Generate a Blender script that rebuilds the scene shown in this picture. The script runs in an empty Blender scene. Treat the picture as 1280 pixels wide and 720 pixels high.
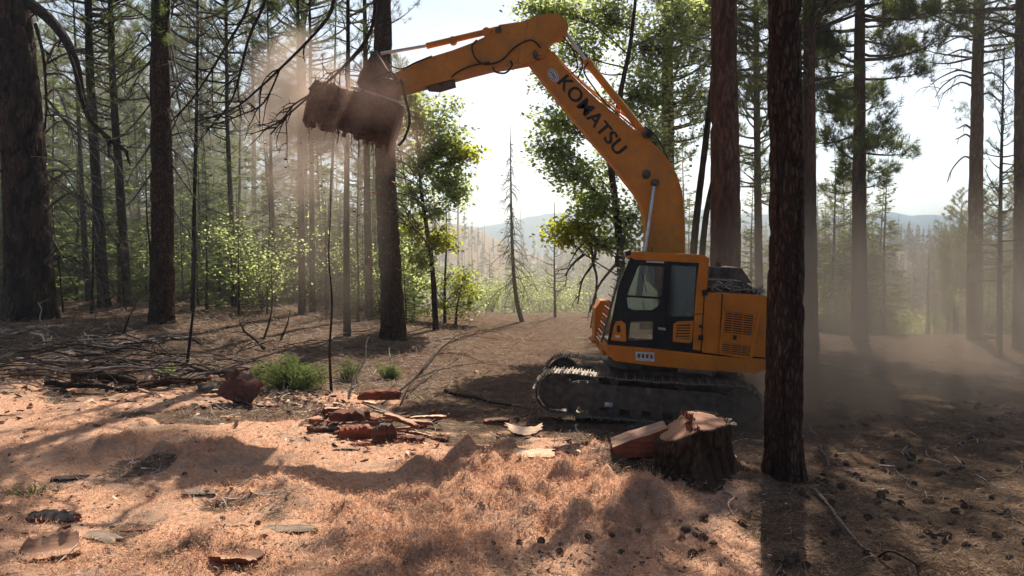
import bpy, bmesh, math, random
import numpy as np
from mathutils import Vector, Matrix
from math import radians, sin, cos, pi

random.seed(7)
R = np.random.RandomState(11)
sc = bpy.context.scene
C = bpy.context.collection

# ---------------------------------------------------------------- camera
CAM_H = 3.9
FPX = 1080.0
PITCH = math.atan(70 / FPX)
cam_d = bpy.data.cameras.new('camera')
cam = bpy.data.objects.new('camera', cam_d)
C.objects.link(cam)
cam.location = (0, 0, CAM_H)
cam.rotation_euler = (pi / 2 - PITCH, 0, 0)
cam_d.sensor_width = 36
cam_d.lens = 36 * FPX / 1280
cam_d.clip_start = 0.1
cam_d.clip_end = 20000
sc.camera = cam

# ---------------------------------------------------------------- sky, sun, exposure
SUN_EL = radians(49)
SUN_AZ = radians(17)          # to the right of straight ahead
world = bpy.data.worlds.new('World')
sc.world = world
world.use_nodes = True
wn = world.node_tree.nodes
sky = wn.new('ShaderNodeTexSky')
sky.sky_type = 'NISHITA'
sky.sun_disc = False
sky.sun_elevation = SUN_EL
sky.sun_rotation = SUN_AZ
sky.altitude = 1200
sky.air_density = 0.5
sky.dust_density = 6.0
sky.ozone_density = 0.6
bg = wn['Background']
world.node_tree.links.new(sky.outputs[0], bg.inputs[0])
bg.inputs[1].default_value = 0.085
sun_d = bpy.data.lights.new('sun', 'SUN')
sun_d.energy = 5.0
sun_d.angle = radians(0.5)
sun_d.color = (1.0, 0.93, 0.82)
sun = bpy.data.objects.new('sun', sun_d)
C.objects.link(sun)
sun_dir = Vector((sin(SUN_AZ) * cos(SUN_EL), cos(SUN_AZ) * cos(SUN_EL), sin(SUN_EL)))
sun.rotation_euler = sun_dir.to_track_quat('Z', 'Y').to_euler()
sc.view_settings.view_transform = 'Standard'
sc.view_settings.look = 'None'
sc.view_settings.exposure = 1.0
sc.view_settings.gamma = 1.0
cy = sc.cycles
cy.max_bounces = 6
cy.diffuse_bounces = 3
cy.glossy_bounces = 2
cy.transmission_bounces = 4
cy.transparent_max_bounces = 12
cy.volume_bounces = 1
cy.volume_step_rate = 3.0
cy.volume_max_steps = 48
cy.sample_clamp_indirect = 6.0
cy.use_adaptive_sampling = True
cy.adaptive_threshold = 0.02
try:
    cy.use_denoising = True
    cy.denoiser = 'OPENIMAGEDENOISE'
except Exception:
    pass

# ---------------------------------------------------------------- helpers
def ray(px, py):
    u = (px - 640) / FPX
    v = (360 - py) / FPX
    return Vector((u, cos(PITCH) + v * sin(PITCH), -sin(PITCH) + v * cos(PITCH)))

def at(px, py, Y):
    d = ray(px, py)
    s = Y / d.y
    return Vector((d.x * s, Y, CAM_H + d.z * s))

def _h(ix, iy, seed):
    n = (ix.astype(np.int64) * 374761393 + iy.astype(np.int64) * 668265263 + seed * 974711) & 0xffffffff
    n = ((n ^ (n >> 13)) * 1274126177) & 0xffffffff
    n = (n ^ (n >> 16)) & 0xffffff
    return n / float(0xffffff)

def noise(x, y, seed=0, per=None):
    x = np.asarray(x, float); y = np.asarray(y, float)
    ix = np.floor(x); iy = np.floor(y)
    fx = x - ix; fy = y - iy
    fx = fx * fx * (3 - 2 * fx); fy = fy * fy * (3 - 2 * fy)
    ix = ix.astype(np.int64); iy = iy.astype(np.int64)
    ix1 = ix + 1
    if per:
        ix = ix % per; ix1 = ix1 % per
    a = _h(ix, iy, seed); b = _h(ix1, iy, seed); c = _h(ix, iy + 1, seed); d = _h(ix1, iy + 1, seed)
    return (a * (1 - fx) + b * fx) * (1 - fy) + (c * (1 - fx) + d * fx) * fy

def fbm(x, y, seed=0, oct=4, per=None):
    s = 0; a = 0.5; t = 0; f = 1
    for i in range(oct):
        s = s + a * noise(np.asarray(x) * f, np.asarray(y) * f, seed + i * 17, per * f if per else None)
        t += a; a *= 0.5; f *= 2
    return s / t

def sst(a, b, x):
    t = np.clip((np.asarray(x, float) - a) / (b - a), 0, 1)
    return t * t * (3 - 2 * t)

class Geo:
    """collects vertices, tris and quads for ONE mesh"""
    def __init__(s):
        s.V = []; s.F = {3: [], 4: []}; s.M = {3: [], 4: []}; s.T = []; s.n = 0
    def add(s, V, F, mat=0, tint=0.5):
        V = np.asarray(V, float).reshape(-1, 3); F = np.asarray(F, np.int64)
        if len(F) == 0: return
        k = F.shape[1]
        s.V.append(V); s.F[k].append(F + s.n)
        s.M[k].append(np.full(len(F), mat) if np.isscalar(mat) else np.asarray(mat))
        s.T.append(np.full(len(V), tint) if np.isscalar(tint) else np.asarray(tint, float))
        s.n += len(V)
    def mesh(s, name, mats, smooth=True):
        me = bpy.data.meshes.new(name)
        V = np.concatenate(s.V); T = np.concatenate(s.T)
        F3 = np.concatenate(s.F[3]) if s.F[3] else np.zeros((0, 3), np.int64)
        F4 = np.concatenate(s.F[4]) if s.F[4] else np.zeros((0, 4), np.int64)
        M = np.concatenate([m for k in (3, 4) for m in s.M[k]])
        me.vertices.add(len(V)); me.vertices.foreach_set('co', V.ravel())
        L = np.concatenate([F3.ravel(), F4.ravel()])
        me.loops.add(len(L)); me.loops.foreach_set('vertex_index', L.astype(np.int32))
        tot = np.concatenate([np.full(len(F3), 3), np.full(len(F4), 4)])
        st = np.concatenate([[0], np.cumsum(tot)[:-1]])
        me.polygons.add(len(tot)); me.polygons.foreach_set('loop_start', st.astype(np.int32))
        for m in mats: me.materials.append(m)
        me.polygons.foreach_set('material_index', M.astype(np.int32))
        me.polygons.foreach_set('use_smooth', np.full(len(tot), smooth))
        at_ = me.attributes.new('tint', 'FLOAT', 'POINT'); at_.data.foreach_set('value', T.astype(np.float32))
        me.update(calc_edges=True)
        return me

def link(name, me, parent=None):
    o = bpy.data.objects.new(name, me); C.objects.link(o)
    if parent is not None: o.parent = parent
    return o

def tag(o, label=None, cat=None, group=None, kind=None):
    if label: o['label'] = label
    if cat: o['category'] = cat
    if group: o['group'] = group
    if kind: o['kind'] = kind
    return o

def empty(name, loc, label, cat, group=None):
    o = bpy.data.objects.new(name, None); C.objects.link(o)
    o.location = loc; o.empty_display_size = 0.2
    return tag(o, label, cat, group)

def tube(path, rad, segs=8, closed=True):
    P = np.asarray([tuple(p) for p in path], float); n = len(P)
    rad = np.full(n, rad) if np.isscalar(rad) else np.asarray(rad, float)
    T = np.gradient(P, axis=0); T /= np.linalg.norm(T, axis=1)[:, None] + 1e-9
    ref = np.array([1.0, 0, 0]) if abs(T[0][0]) < 0.8 else np.array([0, 1.0, 0])
    N = np.zeros_like(P)
    v = ref
    for i in range(n):
        v = v - T[i] * v.dot(T[i]); v /= np.linalg.norm(v) + 1e-9; N[i] = v
    B = np.cross(T, N)
    a = np.arange(segs) * 2 * pi / segs
    V = P[:, None] + rad[:, None, None] * (np.cos(a)[None, :, None] * N[:, None] + np.sin(a)[None, :, None] * B[:, None])
    V = V.reshape(-1, 3)
    i = np.arange(n - 1)[:, None]; j = np.arange(segs)[None]; j2 = (j + 1) % segs
    F = np.stack([i * segs + j, i * segs + j2, (i + 1) * segs + j2, (i + 1) * segs + j], -1).reshape(-1, 4)
    return V, F

def tube_capped(g, path, rad, segs=8, mat=0, tint=0.5):
    V, F = tube(path, rad, segs); g.add(V, F, mat, tint)
    n = len(path)
    for e in (0, n - 1):
        ring = V[e * segs:(e + 1) * segs]; c = ring.mean(0)
        VV = np.vstack([ring, c]); idx = np.arange(segs)
        FF = np.stack([idx, (idx + 1) % segs, np.full(segs, segs)], 1)
        if e == 0: FF = FF[:, ::-1]
        g.add(VV, FF, mat, tint)

def boxg(g, c, s, rot=None, mat=0, tint=0.5):
    V = np.array([[x, y, z] for x in (-.5, .5) for y in (-.5, .5) for z in (-.5, .5)]) * np.array(s)
    if rot is not None: V = V @ np.array(rot).T
    V = V + np.array(tuple(c))
    F = [[0, 1, 3, 2], [4, 6, 7, 5], [0, 4, 5, 1], [2, 3, 7, 6], [0, 2, 6, 4], [1, 5, 7, 3]]
    g.add(V, F, mat, tint)

def catmull(P, k=6):
    P = [Vector(p) for p in P]
    out = []
    for i in range(len(P) - 1):
        p0 = P[max(i - 1, 0)]; p1 = P[i]; p2 = P[i + 1]; p3 = P[min(i + 2, len(P) - 1)]
        for t in range(k):
            t = t / k
            out.append(0.5 * ((2 * p1) + (-p0 + p2) * t + (2 * p0 - 5 * p1 + 4 * p2 - p3) * t * t + (-p0 + 3 * p1 - 3 * p2 + p3) * t ** 3))
    out.append(P[-1])
    return out

# ---------------------------------------------------------------- materials
def newmat(name):
    m = bpy.data.materials.new(name); m.use_nodes = True
    return m, m.node_tree.nodes, m.node_tree.links, m.node_tree.nodes['Principled BSDF']

def mix(nt, fac, a, b):
    n = nt.nodes.new('ShaderNodeMix'); n.data_type = 'RGBA'
    if isinstance(fac, (int, float)): n.inputs[0].default_value = fac
    else: nt.links.new(fac, n.inputs[0])
    for k, v in ((6, a), (7, b)):
        if isinstance(v, tuple): n.inputs[k].default_value = (*v, 1)
        else: nt.links.new(v, n.inputs[k])
    return n.outputs[2]

def nz(nt, scale, detail=4, stretch=None, coord='Object', rough=0.55):
    tc = nt.nodes.new('ShaderNodeTexCoord'); t = nt.nodes.new('ShaderNodeTexNoise')
    t.inputs['Scale'].default_value = scale; t.inputs['Detail'].default_value = detail
    t.inputs['Roughness'].default_value = rough
    if stretch:
        mp = nt.nodes.new('ShaderNodeMapping'); mp.inputs['Scale'].default_value = stretch
        nt.links.new(tc.outputs[coord], mp.inputs[0]); nt.links.new(mp.outputs[0], t.inputs['Vector'])
    else: nt.links.new(tc.outputs[coord], t.inputs['Vector'])
    return t.outputs['Fac']

def ramp(nt, fac, lo, hi):
    n = nt.nodes.new('ShaderNodeMapRange'); n.inputs[1].default_value = lo; n.inputs[2].default_value = hi
    n.interpolation_type = 'SMOOTHSTEP'
    nt.links.new(fac, n.inputs[0]); return n.outputs[0]

def bump(nt, bs, fac, strength, dist):
    b = nt.nodes.new('ShaderNodeBump'); b.inputs['Strength'].default_value = strength; b.inputs['Distance'].default_value = dist
    nt.links.new(fac, b.inputs['Height']); nt.links.new(b.outputs[0], bs.inputs['Normal'])

def mat_noise(name, c1, c2, scale=8, stretch=None, rough=0.9, bstr=0.5, bdist=0.02, c3=None, s3=2.0, metal=0.0, lo=.35, hi=.65):
    m, N, L, b = newmat(name); nt = m.node_tree
    f = nz(nt, scale, 5, stretch)
    col = mix(nt, ramp(nt, f, lo, hi), c1, c2)
    if c3: col = mix(nt, ramp(nt, nz(nt, s3, 4), .5, .72), col, c3)
    L.new(col, b.inputs['Base Color']); b.inputs['Roughness'].default_value = rough; b.inputs['Metallic'].default_value = metal
    b.inputs['Specular IOR Level'].default_value = 0.25
    if bstr: bump(nt, b, f, bstr, bdist)
    return m

def mat_leaf(name, dark, light, trans, tfac=0.5, spec=0.0):
    m, N, L, b = newmat(name); nt = m.node_tree
    N.remove(b)
    a = N.new('ShaderNodeAttribute'); a.attribute_name = 'tint'
    oi = N.new('ShaderNodeObjectInfo')
    ad = N.new('ShaderNodeMath'); ad.operation = 'MULTIPLY_ADD'; L.new(oi.outputs['Random'], ad.inputs[0]); ad.inputs[1].default_value = 0.3; L.new(a.outputs['Fac'], ad.inputs[2])
    f = ramp(nt, ad.outputs[0], 0.0, 1.3)
    d = N.new('ShaderNodeBsdfDiffuse'); t = N.new('ShaderNodeBsdfTranslucent')
    L.new(mix(nt, f, dark, light), d.inputs[0])
    L.new(mix(nt, f, tuple(x * .6 for x in trans), trans), t.inputs[0])
    ms = N.new('ShaderNodeMixShader'); ms.inputs[0].default_value = tfac
    L.new(d.outputs[0], ms.inputs[1]); L.new(t.outputs[0], ms.inputs[2])
    L.new(ms.outputs[0], N['Material Output'].inputs['Surface'])
    return m

def bark_mat(name, plate, fissure, sc=1.0, lich=None, zs=0.3):
    m, N, L, b = newmat(name); nt = m.node_tree
    f = nz(nt, 13 * sc, 7, (1, 1, zs), rough=0.7)
    f2 = nz(nt, 1.3 * sc, 3)
    col = mix(nt, ramp(nt, f, .38, .62), fissure, plate)
    col = mix(nt, ramp(nt, f2, .35, .7), col, tuple(x * .55 for x in plate))
    a = N.new('ShaderNodeAttribute'); a.attribute_name = 'tint'
    col = mix(nt, a.outputs['Fac'], fissure, col)
    if lich: col = mix(nt, ramp(nt, nz(nt, 5 * sc, 4), .62, .75), col, lich)
    L.new(col, b.inputs['Base Color']); b.inputs['Roughness'].default_value = 0.95
    b.inputs['Specular IOR Level'].default_value = 0.1
    bump(nt, b, f, 0.8, 0.03)
    return m

M = {}
M['bark_red'] = bark_mat('bark_red', (0.165, 0.078, 0.043), (0.035, 0.017, 0.011))
M['bark_dark'] = bark_mat('bark_dark', (0.12, 0.075, 0.053), (0.02, 0.013, 0.011), 1.2)
def plate_bark(name, plate, edge, fissure, sx=17, sz=4.6):
    m, N, L, b = newmat(name); nt = m.node_tree
    tc = N.new('ShaderNodeTexCoord'); mp = N.new('ShaderNodeMapping'); mp.inputs['Scale'].default_value = (sx, sx, sz); L.new(tc.outputs['Object'], mp.inputs[0])
    wn_ = N.new('ShaderNodeTexNoise'); wn_.inputs['Scale'].default_value = 1.3; wn_.inputs['Detail'].default_value = 4; L.new(mp.outputs[0], wn_.inputs['Vector'])
    ad = N.new('ShaderNodeMix'); ad.data_type = 'RGBA'; ad.blend_type = 'ADD'; ad.inputs[0].default_value = 1.7; L.new(mp.outputs[0], ad.inputs[6]); L.new(wn_.outputs['Color'], ad.inputs[7])
    vo = N.new('ShaderNodeTexVoronoi'); vo.feature = 'DISTANCE_TO_EDGE'; vo.inputs['Scale'].default_value = 1; L.new(ad.outputs[2], vo.inputs['Vector'])
    vc = N.new('ShaderNodeTexVoronoi'); vc.inputs['Scale'].default_value = 1; L.new(ad.outputs[2], vc.inputs['Vector'])
    f = nz(nt, 30, 6, (1, 1, .35), rough=.75)
    r = ramp(nt, vo.outputs['Distance'], .02, .22)
    sp = N.new('ShaderNodeSeparateColor'); L.new(vc.outputs['Color'], sp.inputs[0])
    col = mix(nt, sp.outputs[0], plate, edge); col = mix(nt, ramp(nt, f, .35, .7), tuple(x * .55 for x in plate), col)
    col = mix(nt, r, fissure, col)
    a_ = N.new('ShaderNodeAttribute'); a_.attribute_name = 'tint'; col = mix(nt, a_.outputs['Fac'], fissure, col)
    L.new(col, b.inputs['Base Color']); b.inputs['Roughness'].default_value = .95; b.inputs['Specular IOR Level'].default_value = .1
    h = N.new('ShaderNodeMath'); h.operation = 'MULTIPLY_ADD'; L.new(f, h.inputs[0]); h.inputs[1].default_value = .35; L.new(r, h.inputs[2])
    bump(nt, b, h.outputs[0], 1.0, .03)
    return m
M['bark_near'] = plate_bark('bark_near', (0.15, 0.083, 0.052), (0.185, 0.105, 0.068), (0.05, 0.03, 0.021))
M['bark_warm'] = bark_mat('bark_warm', (0.22, 0.115, 0.07), (0.06, 0.032, 0.022))
M['far_conifer'] = mat_noise('far_conifer', (0.018, 0.035, 0.028), (0.035, 0.055, 0.04), 2, rough=1, bstr=0)
M['bark_grey'] = bark_mat('bark_grey', (0.2, 0.15, 0.12), (0.06, 0.045, 0.04), 1.4, (0.2, 0.2, 0.14))
M['bark_burnt'] = bark_mat('bark_burnt', (0.07, 0.045, 0.035), (0.012, 0.01, 0.009), 1.2)
M['twig'] = mat_noise('twig', (0.05, 0.035, 0.028), (0.13, 0.10, 0.08), 6, rough=.95, bstr=0)
M['deadwood'] = mat_noise('deadwood', (0.1, 0.075, 0.06), (0.26, 0.2, 0.165), 7, (1, 1, .4), rough=.95, bstr=.4)
M['pine'] = mat_leaf('pine_needle', (0.05, 0.07, 0.03), (0.13, 0.15, 0.055), (0.22, 0.26, 0.07), .42)
M['fir'] = mat_leaf('fir_needle', (0.045, 0.075, 0.03), (0.13, 0.165, 0.065), (0.28, 0.34, 0.10), .5)
M['broad'] = mat_leaf('broad_leaf', (0.09, 0.13, 0.045), (0.19, 0.26, 0.09), (0.66, 0.73, 0.26), .66)
M['yellowleaf'] = mat_leaf('yellow_leaf', (0.1, 0.12, 0.02), (0.3, 0.3, 0.05), (0.7, 0.72, 0.08), .6)
M['dryleaf'] = mat_leaf('dry_needle', (0.12, 0.07, 0.04), (0.3, 0.2, 0.12), (0.2, 0.12, 0.06), .25)
# ================================================================ THE GROUND
def H0(x, y):
    x = np.asarray(x, float); y = np.asarray(y, float)
    z = 0.75 * sst(15, 32, y) * sst(1, -12, x)
    z = z - 0.35 * sst(4, 16, x) * sst(8, 22, y)
    z = z + 0.10 * (fbm(x * .35, y * .35, 3, 3) - .5) * 2 * sst(6, 12, y)
    z = z - .16 * np.exp(-((x - 3.0) / 3.6) ** 4 - ((y - 19.2) / 2.6) ** 4)
    # the clearing ends on a brow and the slope falls away behind it
    brow = 38 + 6 * sst(-4, -14, x) - 5 * sst(3, 10, x) + 3 * (fbm(x * .06 + 9, y * 0, 5, 2) - .5)
    d = np.maximum(y - brow, 0)
    z = z - 0.16 * d * sst(0, 20, d) * sst(300, 90, y) - sst(90, 300, y) * 20
    # opposite slopes
    hl = sst(150, 340, y) * sst(60, -90, x - 0.0 * y) * 33
    hr = sst(230, 520, y) * sst(20, 150, x) * 24
    z = z + hl + hr * .55 + sst(80, 260, y) * 6 * (fbm(x * .012, y * .012, 8, 4) - .5)
    return z

def saw(x, y):
    """how deep the fresh sawdust lies, 0..1"""
    far = np.interp(x, [-16, -8, -5, -2.5, -0.8, 0.6, 2.0, 3.0, 5], [22.0, 20.8, 20.3, 19.6, 17.8, 16.2, 15.0, 13.6, 12.0])
    n = fbm(x * .55, y * .55, 21, 4) - .5
    n2 = fbm(x * 2.2, y * 2.2, 25, 3) - .5
    a = sst(-.5, 1.5, far - y + 3.0 * n + n2)
    b = sst(-.9, .9, 3.1 - x + 2.4 * n + 1.2 * n2)
    c = sst(7.6, 9.2, y + 3.5 * n + 1.2 * n2 + 2.2 * sst(0, -3, x))
    e = 1 - .85 * sst(0.6, .7, fbm(x * .5 + 4, y * .5, 31, 4))
    return a * b * c * e

_YS = np.concatenate([np.arange(5, 50, .05), np.arange(50, 80, .3)])
def gp(px, py):
    d = ray(px, py)
    S = _YS / d.y
    hit = np.nonzero(CAM_H + d.z * S < H0(d.x * S, _YS))[0]
    Y = float(_YS[hit[0]]) if len(hit) else 80.0
    s = Y / d.y
    return Vector((d.x * s, Y, float(H0(d.x * s, Y))))

mounds = []
for px, py, r, h in ((612, 588, .55, .26), (650, 600, .6, .14), (545, 592, .3, .2), (515, 590, .3, .12), (700, 615, .7, .2), (760, 610, .6, .24), (810, 600, .55, .34),
                     (740, 660, .7, .22), (690, 640, .6, .14), (630, 625, .5, .12), (800, 650, .5, .2), (570, 640, .6, .1),
                     (470, 655, .5, .13), (340, 620, .6, .1), (480, 690, .6, .12), (560, 700, .5, .12), (250, 700, .5, .14), (150, 560, .5, .1), (240, 570, .7, .1)):
    q = gp(px, py); mounds.append((q.x, q.y, r, h))

def heap(x, y):
    o = 0
    for mx, my, r, h in mounds: o = o + np.exp(-((x - mx) ** 2 + (y - my) ** 2) / (r * r * 1.5))
    return np.clip(o, 0, 1)

def H(x, y):
    x = np.asarray(x, float); y = np.asarray(y, float)
    z = H0(x, y)
    near = sst(70, 30, y)
    s = saw(x, y)
    z = z + near * (0.035 * (fbm(x * 2.5, y * 2.5, 41, 3) - .5) * 2 + 0.025 * (fbm(x * 9, y * 9, 43, 2) - .5))
    lump = np.abs(fbm(x * 1.3, y * 1.3, 51, 2) - .5) * 2
    hp_ = heap(x, y)
    lump2 = np.abs(fbm(x * 3.6, y * 3.6, 55, 3) - .5) * 2
    lump3 = np.abs(fbm(x * 8.0, y * 8.0, 59, 2) - .5) * 2
    z = z + s * (0.04 + .44 * hp_ * (lump - .12) + (.03 + .21 * hp_) * (lump2 - .15) + (.015 + .085 * hp_) * lump3 + 0.012 * (fbm(x * 19, y * 19, 58, 2) - .5) * 2)
    for mx, my, r, h in mounds:
        d2 = ((x - mx) ** 2 + ((y - my) * .85) ** 2) / (r * r)
        z = z + 0.8 * h * np.exp(-d2) * (0.4 + 1.2 * fbm(x * 4, y * 4, 61, 3)) * near
    # a bank of soil and roots round the big stump and the near trunk
    z = z + 0.30 * np.exp(-((x - 3.0) ** 2 / 1.1 + (y - 12.9) ** 2 / 1.4)) + .12 * np.exp(-((x - 4.3) ** 2 / .9 + (y - 13) ** 2 / 1.2))
    return z

tt = np.concatenate([np.linspace(-1.8, -.68, 36)[:-1], np.linspace(-.68, .68, 440), np.linspace(.68, 1.8, 36)[1:]])
ys = [-4.0]
while ys[-1] < 2600:
    y = ys[-1]
    ys.append(y + (0.35 if y < 6.5 else (max(0.05, y * .0062) if y < 48 else (y * .02 if y < 200 else y * .05))))
ys = np.array(ys)
Xg = tt[None] * (ys[:, None] + 6.5); Yg = np.repeat(ys[:, None], len(tt), 1)
Zg = H(Xg, Yg)
g = Geo()
nr, nc = Xg.shape
i = np.arange(nr - 1)[:, None]; j = np.arange(nc - 1)[None]
F = np.stack([i * nc + j, i * nc + j + 1, (i + 1) * nc + j + 1, (i + 1) * nc + j], -1).reshape(-1, 4)
g.add(np.stack([Xg, Yg, Zg], -1), F, 0, saw(Xg, Yg).ravel())

m, N, L, b = newmat('forest_floor'); nt = m.node_tree
a = N.new('ShaderNodeAttribute'); a.attribute_name = 'tint'
f1 = nz(nt, 3.0, 6, rough=.7); f2 = nz(nt, 14, 5, rough=.7); f3 = nz(nt, 60, 3); f4 = nz(nt, .5, 4)
duff = mix(nt, ramp(nt, f1, .35, .65), (0.075, 0.046, 0.030), (0.165, 0.105, 0.068))
duff = mix(nt, ramp(nt, f3, .52, .7), duff, (0.27, 0.19, 0.13))
duff = mix(nt, ramp(nt, f4, .5, .7), duff, (0.11, 0.06, 0.04))
dust = mix(nt, ramp(nt, f2, .35, .65), (0.51, 0.265, 0.16), (0.71, 0.43, 0.275))
dust = mix(nt, ramp(nt, f1, .5, .75), dust, (0.50, 0.26, 0.165))
dust = mix(nt, ramp(nt, f3, .6, .75), dust, (0.3, 0.18, 0.12))
dust = mix(nt, ramp(nt, nz(nt, 1.1, 5), .5, .66), dust, (0.42, 0.275, 0.195))
av = N.new('ShaderNodeMath'); av.operation = 'MULTIPLY_ADD'; L.new(f2, av.inputs[0]); av.inputs[1].default_value = .6
sb = N.new('ShaderNodeMath'); sb.operation = 'SUBTRACT'; L.new(a.outputs['Fac'], sb.inputs[0]); sb.inputs[1].default_value = .3; L.new(sb.outputs[0], av.inputs[2])
L.new(mix(nt, ramp(nt, av.outputs[0], .15, .55), duff, dust), b.inputs['Base Color'])
b.inputs['Roughness'].default_value = 1; b.inputs['Specular IOR Level'].default_value = .05
hh = N.new('ShaderNodeMath'); hh.operation = 'ADD'; L.new(f2, hh.inputs[0]); L.new(nz(nt, 70, 4, rough=.8), hh.inputs[1]); bump(nt, b, hh.outputs[0], 1.0, .03)
M['ground'] = m
tag(link('ground', g.mesh('ground', [m])), 'brown forest floor of pine litter with pale fresh sawdust across the clearing', kind='structure')

# mountains a long way off, the blue of distant air painted into their colour
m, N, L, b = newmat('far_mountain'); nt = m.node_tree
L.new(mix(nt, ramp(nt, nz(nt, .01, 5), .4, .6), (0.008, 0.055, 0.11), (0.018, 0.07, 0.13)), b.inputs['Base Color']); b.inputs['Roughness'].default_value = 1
def ridge(name, Y, prof, base, label, seed):
    g = Geo()
    xs = np.arange(-1500, 1900, 12.0)
    px = 640 + xs * FPX / Y
    top = np.array([np.interp(p, [q[0] for q in prof], [q[1] for q in prof]) for p in px])
    z = np.array([at(640, t, Y).z for t in top]) + 14 * (fbm(xs * .02, xs * 0, seed, 4) - .5)
    rows = []
    for k, (dy, s) in enumerate(((-260, 0.0), (-200, .2), (-140, .48), (-70, .8), (0, 1), (90, .75), (240, .3), (380, 0))):
        w = 24 * (fbm(xs * .012 + 3, xs * 0 + k, seed + 4, 3) - .5) * (1 - abs(s - .5))
        rows.append(np.stack([xs, np.full_like(xs, Y + dy) + w, base + (z - base) * s + w * .3], 1))
    V = np.concatenate(rows); n = len(xs)
    i = np.arange(len(rows) - 1)[:, None]; j = np.arange(n - 1)[None]
    F = np.stack([i * n + j, i * n + j + 1, (i + 1) * n + j + 1, (i + 1) * n + j], -1).reshape(-1, 4)
    g.add(V, F)
    tag(link(name, g.mesh(name, [m])), label, kind='structure')
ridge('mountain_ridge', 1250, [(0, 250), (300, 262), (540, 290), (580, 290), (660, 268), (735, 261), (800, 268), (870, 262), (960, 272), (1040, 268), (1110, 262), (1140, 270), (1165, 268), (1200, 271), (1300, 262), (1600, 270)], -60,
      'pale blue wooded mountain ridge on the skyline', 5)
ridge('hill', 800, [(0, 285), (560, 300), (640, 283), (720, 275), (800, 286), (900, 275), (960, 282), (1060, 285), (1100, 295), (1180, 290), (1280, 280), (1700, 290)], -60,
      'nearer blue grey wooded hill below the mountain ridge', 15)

# ================================================================ TREES
def trunk_mesh(path, rad, segs, mat, amp=0.06, seed=0, flare=.55, flare_h=.5, kz=3.0, ka=10):
    """path: dense list of Vectors, rad: radii"""
    V, F = tube(path, rad, segs)
    n = len(path)
    V = V.reshape(n, segs, 3); P = np.array([tuple(p) for p in path])
    hgt = P[:, 2] - P[0, 2]
    u = np.arange(segs) / segs
    U, Z = np.meshgrid(u, hgt)
    per = ka
    r1 = np.abs(fbm(U * per + .0, Z * kz * .35, seed + 1, 3, per) - .5) * 2
    pl = sst(0.02, 0.28, r1)
    rr = 1 + amp * (pl - .6) * 2 + amp * .6 * (noise(U * per * 3, Z * kz * 1.5, seed + 5, per * 3) - .5)
    lob = 1 + .35 * np.sin(U * 2 * pi * 5 + seed) * np.exp(-np.maximum(Z, 0) / (flare_h * .7)) * .5
    fl = 1 + flare * np.exp(-np.maximum(Z - 0.05, -.2) / flare_h)
    V = P[:, None] + (V - P[:, None]) * (rr * (1 + (fl - 1) * lob))[..., None]
    g = Geo(); g.add(V.reshape(-1, 3), F, 0, np.clip(.25 + pl * .75, 0, 1).ravel())
    return g

def path_from_px(base, pts, H_top):
    """base world point; pts px points going up at the base's depth; extrapolated to height H_top"""
    P = [base + Vector((0, 0, -.25))] + [at(px, py, base.y) for px, py in pts]
    d = (P[-1] - P[-2]); d = d / max(d.z, .1)
    d.x *= .5
    top = P[-1] + d * (base.z + H_top - P[-1].z)
    P.append(top)
    out = []
    for p in catmull(P, 12):
        if not out or (p - out[-1]).length > .01: out.append(p)
    return out

def resample(path, step):
    P = np.array([tuple(p) for p in path]); d = np.r_[0, np.cumsum(np.linalg.norm(np.diff(P, axis=0), axis=1))]
    n = max(4, int(d[-1] / step)); t = np.linspace(0, d[-1], n)
    return [Vector(v) for v in np.stack([np.interp(t, d, P[:, k]) for k in range(3)], 1)], t / d[-1]

def tufts(g, C_, D_, size=.28, k=22, w=.012, mat=1, rs=R, tint0=None):
    """needle tufts: k thin blades from each centre"""
    C_ = np.asarray(C_, float); D_ = np.asarray(D_, float)
    n = len(C_)
    if n == 0: return
    d = rs.randn(n, k, 3) * .75 + D_[:, None] * .9 + np.array([0, 0, .12])
    d /= np.linalg.norm(d, axis=2)[..., None] + 1e-9
    L_ = size * (0.6 + .5 * rs.rand(n, k, 1))
    s = np.cross(d, rs.randn(n, k, 3)); s /= np.linalg.norm(s, axis=2)[..., None] + 1e-9
    c = C_[:, None] - D_[:, None] * (rs.rand(n, k, 1) * size * .6)
    a = c + s * w * .5 + d * .02; b_ = c - s * w * .5 + d * .02; e = c + d * L_ + np.array([0, 0, -.03]) * size
    m_ = c + d * L_ * .55 + s * w
    V = np.stack([a, b_, e, m_], 2).reshape(-1, 3)
    i = np.arange(n * k) * 4
    F = np.stack([i, i + 1, i + 2], 1); F2 = np.stack([i, i + 2, i + 3], 1)
    t = np.repeat(rs.rand(n) if tint0 is None else tint0, k * 4) * .7 + np.repeat(rs.rand(n * k), 4) * .3
    g.add(V, F, mat, t)

def leaves(g, C_, size=.11, mat=1, rs=R, tint=None, droop=.35):
    """two-triangle bent leaves at each centre"""
    C_ = np.asarray(C_, float); n = len(C_)
    if n == 0: return
    d = rs.randn(n, 3); d[:, 2] = d[:, 2] * .4 - droop; d /= np.linalg.norm(d, axis=1)[:, None]
    s = np.cross(d, rs.randn(n, 3) * .6 + np.array([0, 0, 1])); s /= np.linalg.norm(s, axis=1)[:, None] + 1e-9
    z = size * (.55 + .8 * rs.rand(n, 1))
    up = np.cross(s, d)
    V = np.stack([C_, C_ + d * z * .5 + s * z * .42 + up * z * .1, C_ + d * z, C_ + d * z * .5 - s * z * .42 + up * z * .1], 1).reshape(-1, 3)
    i = np.arange(n) * 4
    F = np.concatenate([np.stack([i, i + 1, i + 2], 1), np.stack([i, i + 2, i + 3], 1)])
    g.add(V, F, mat, np.repeat(rs.rand(n) if tint is None else tint, 4))

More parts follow.
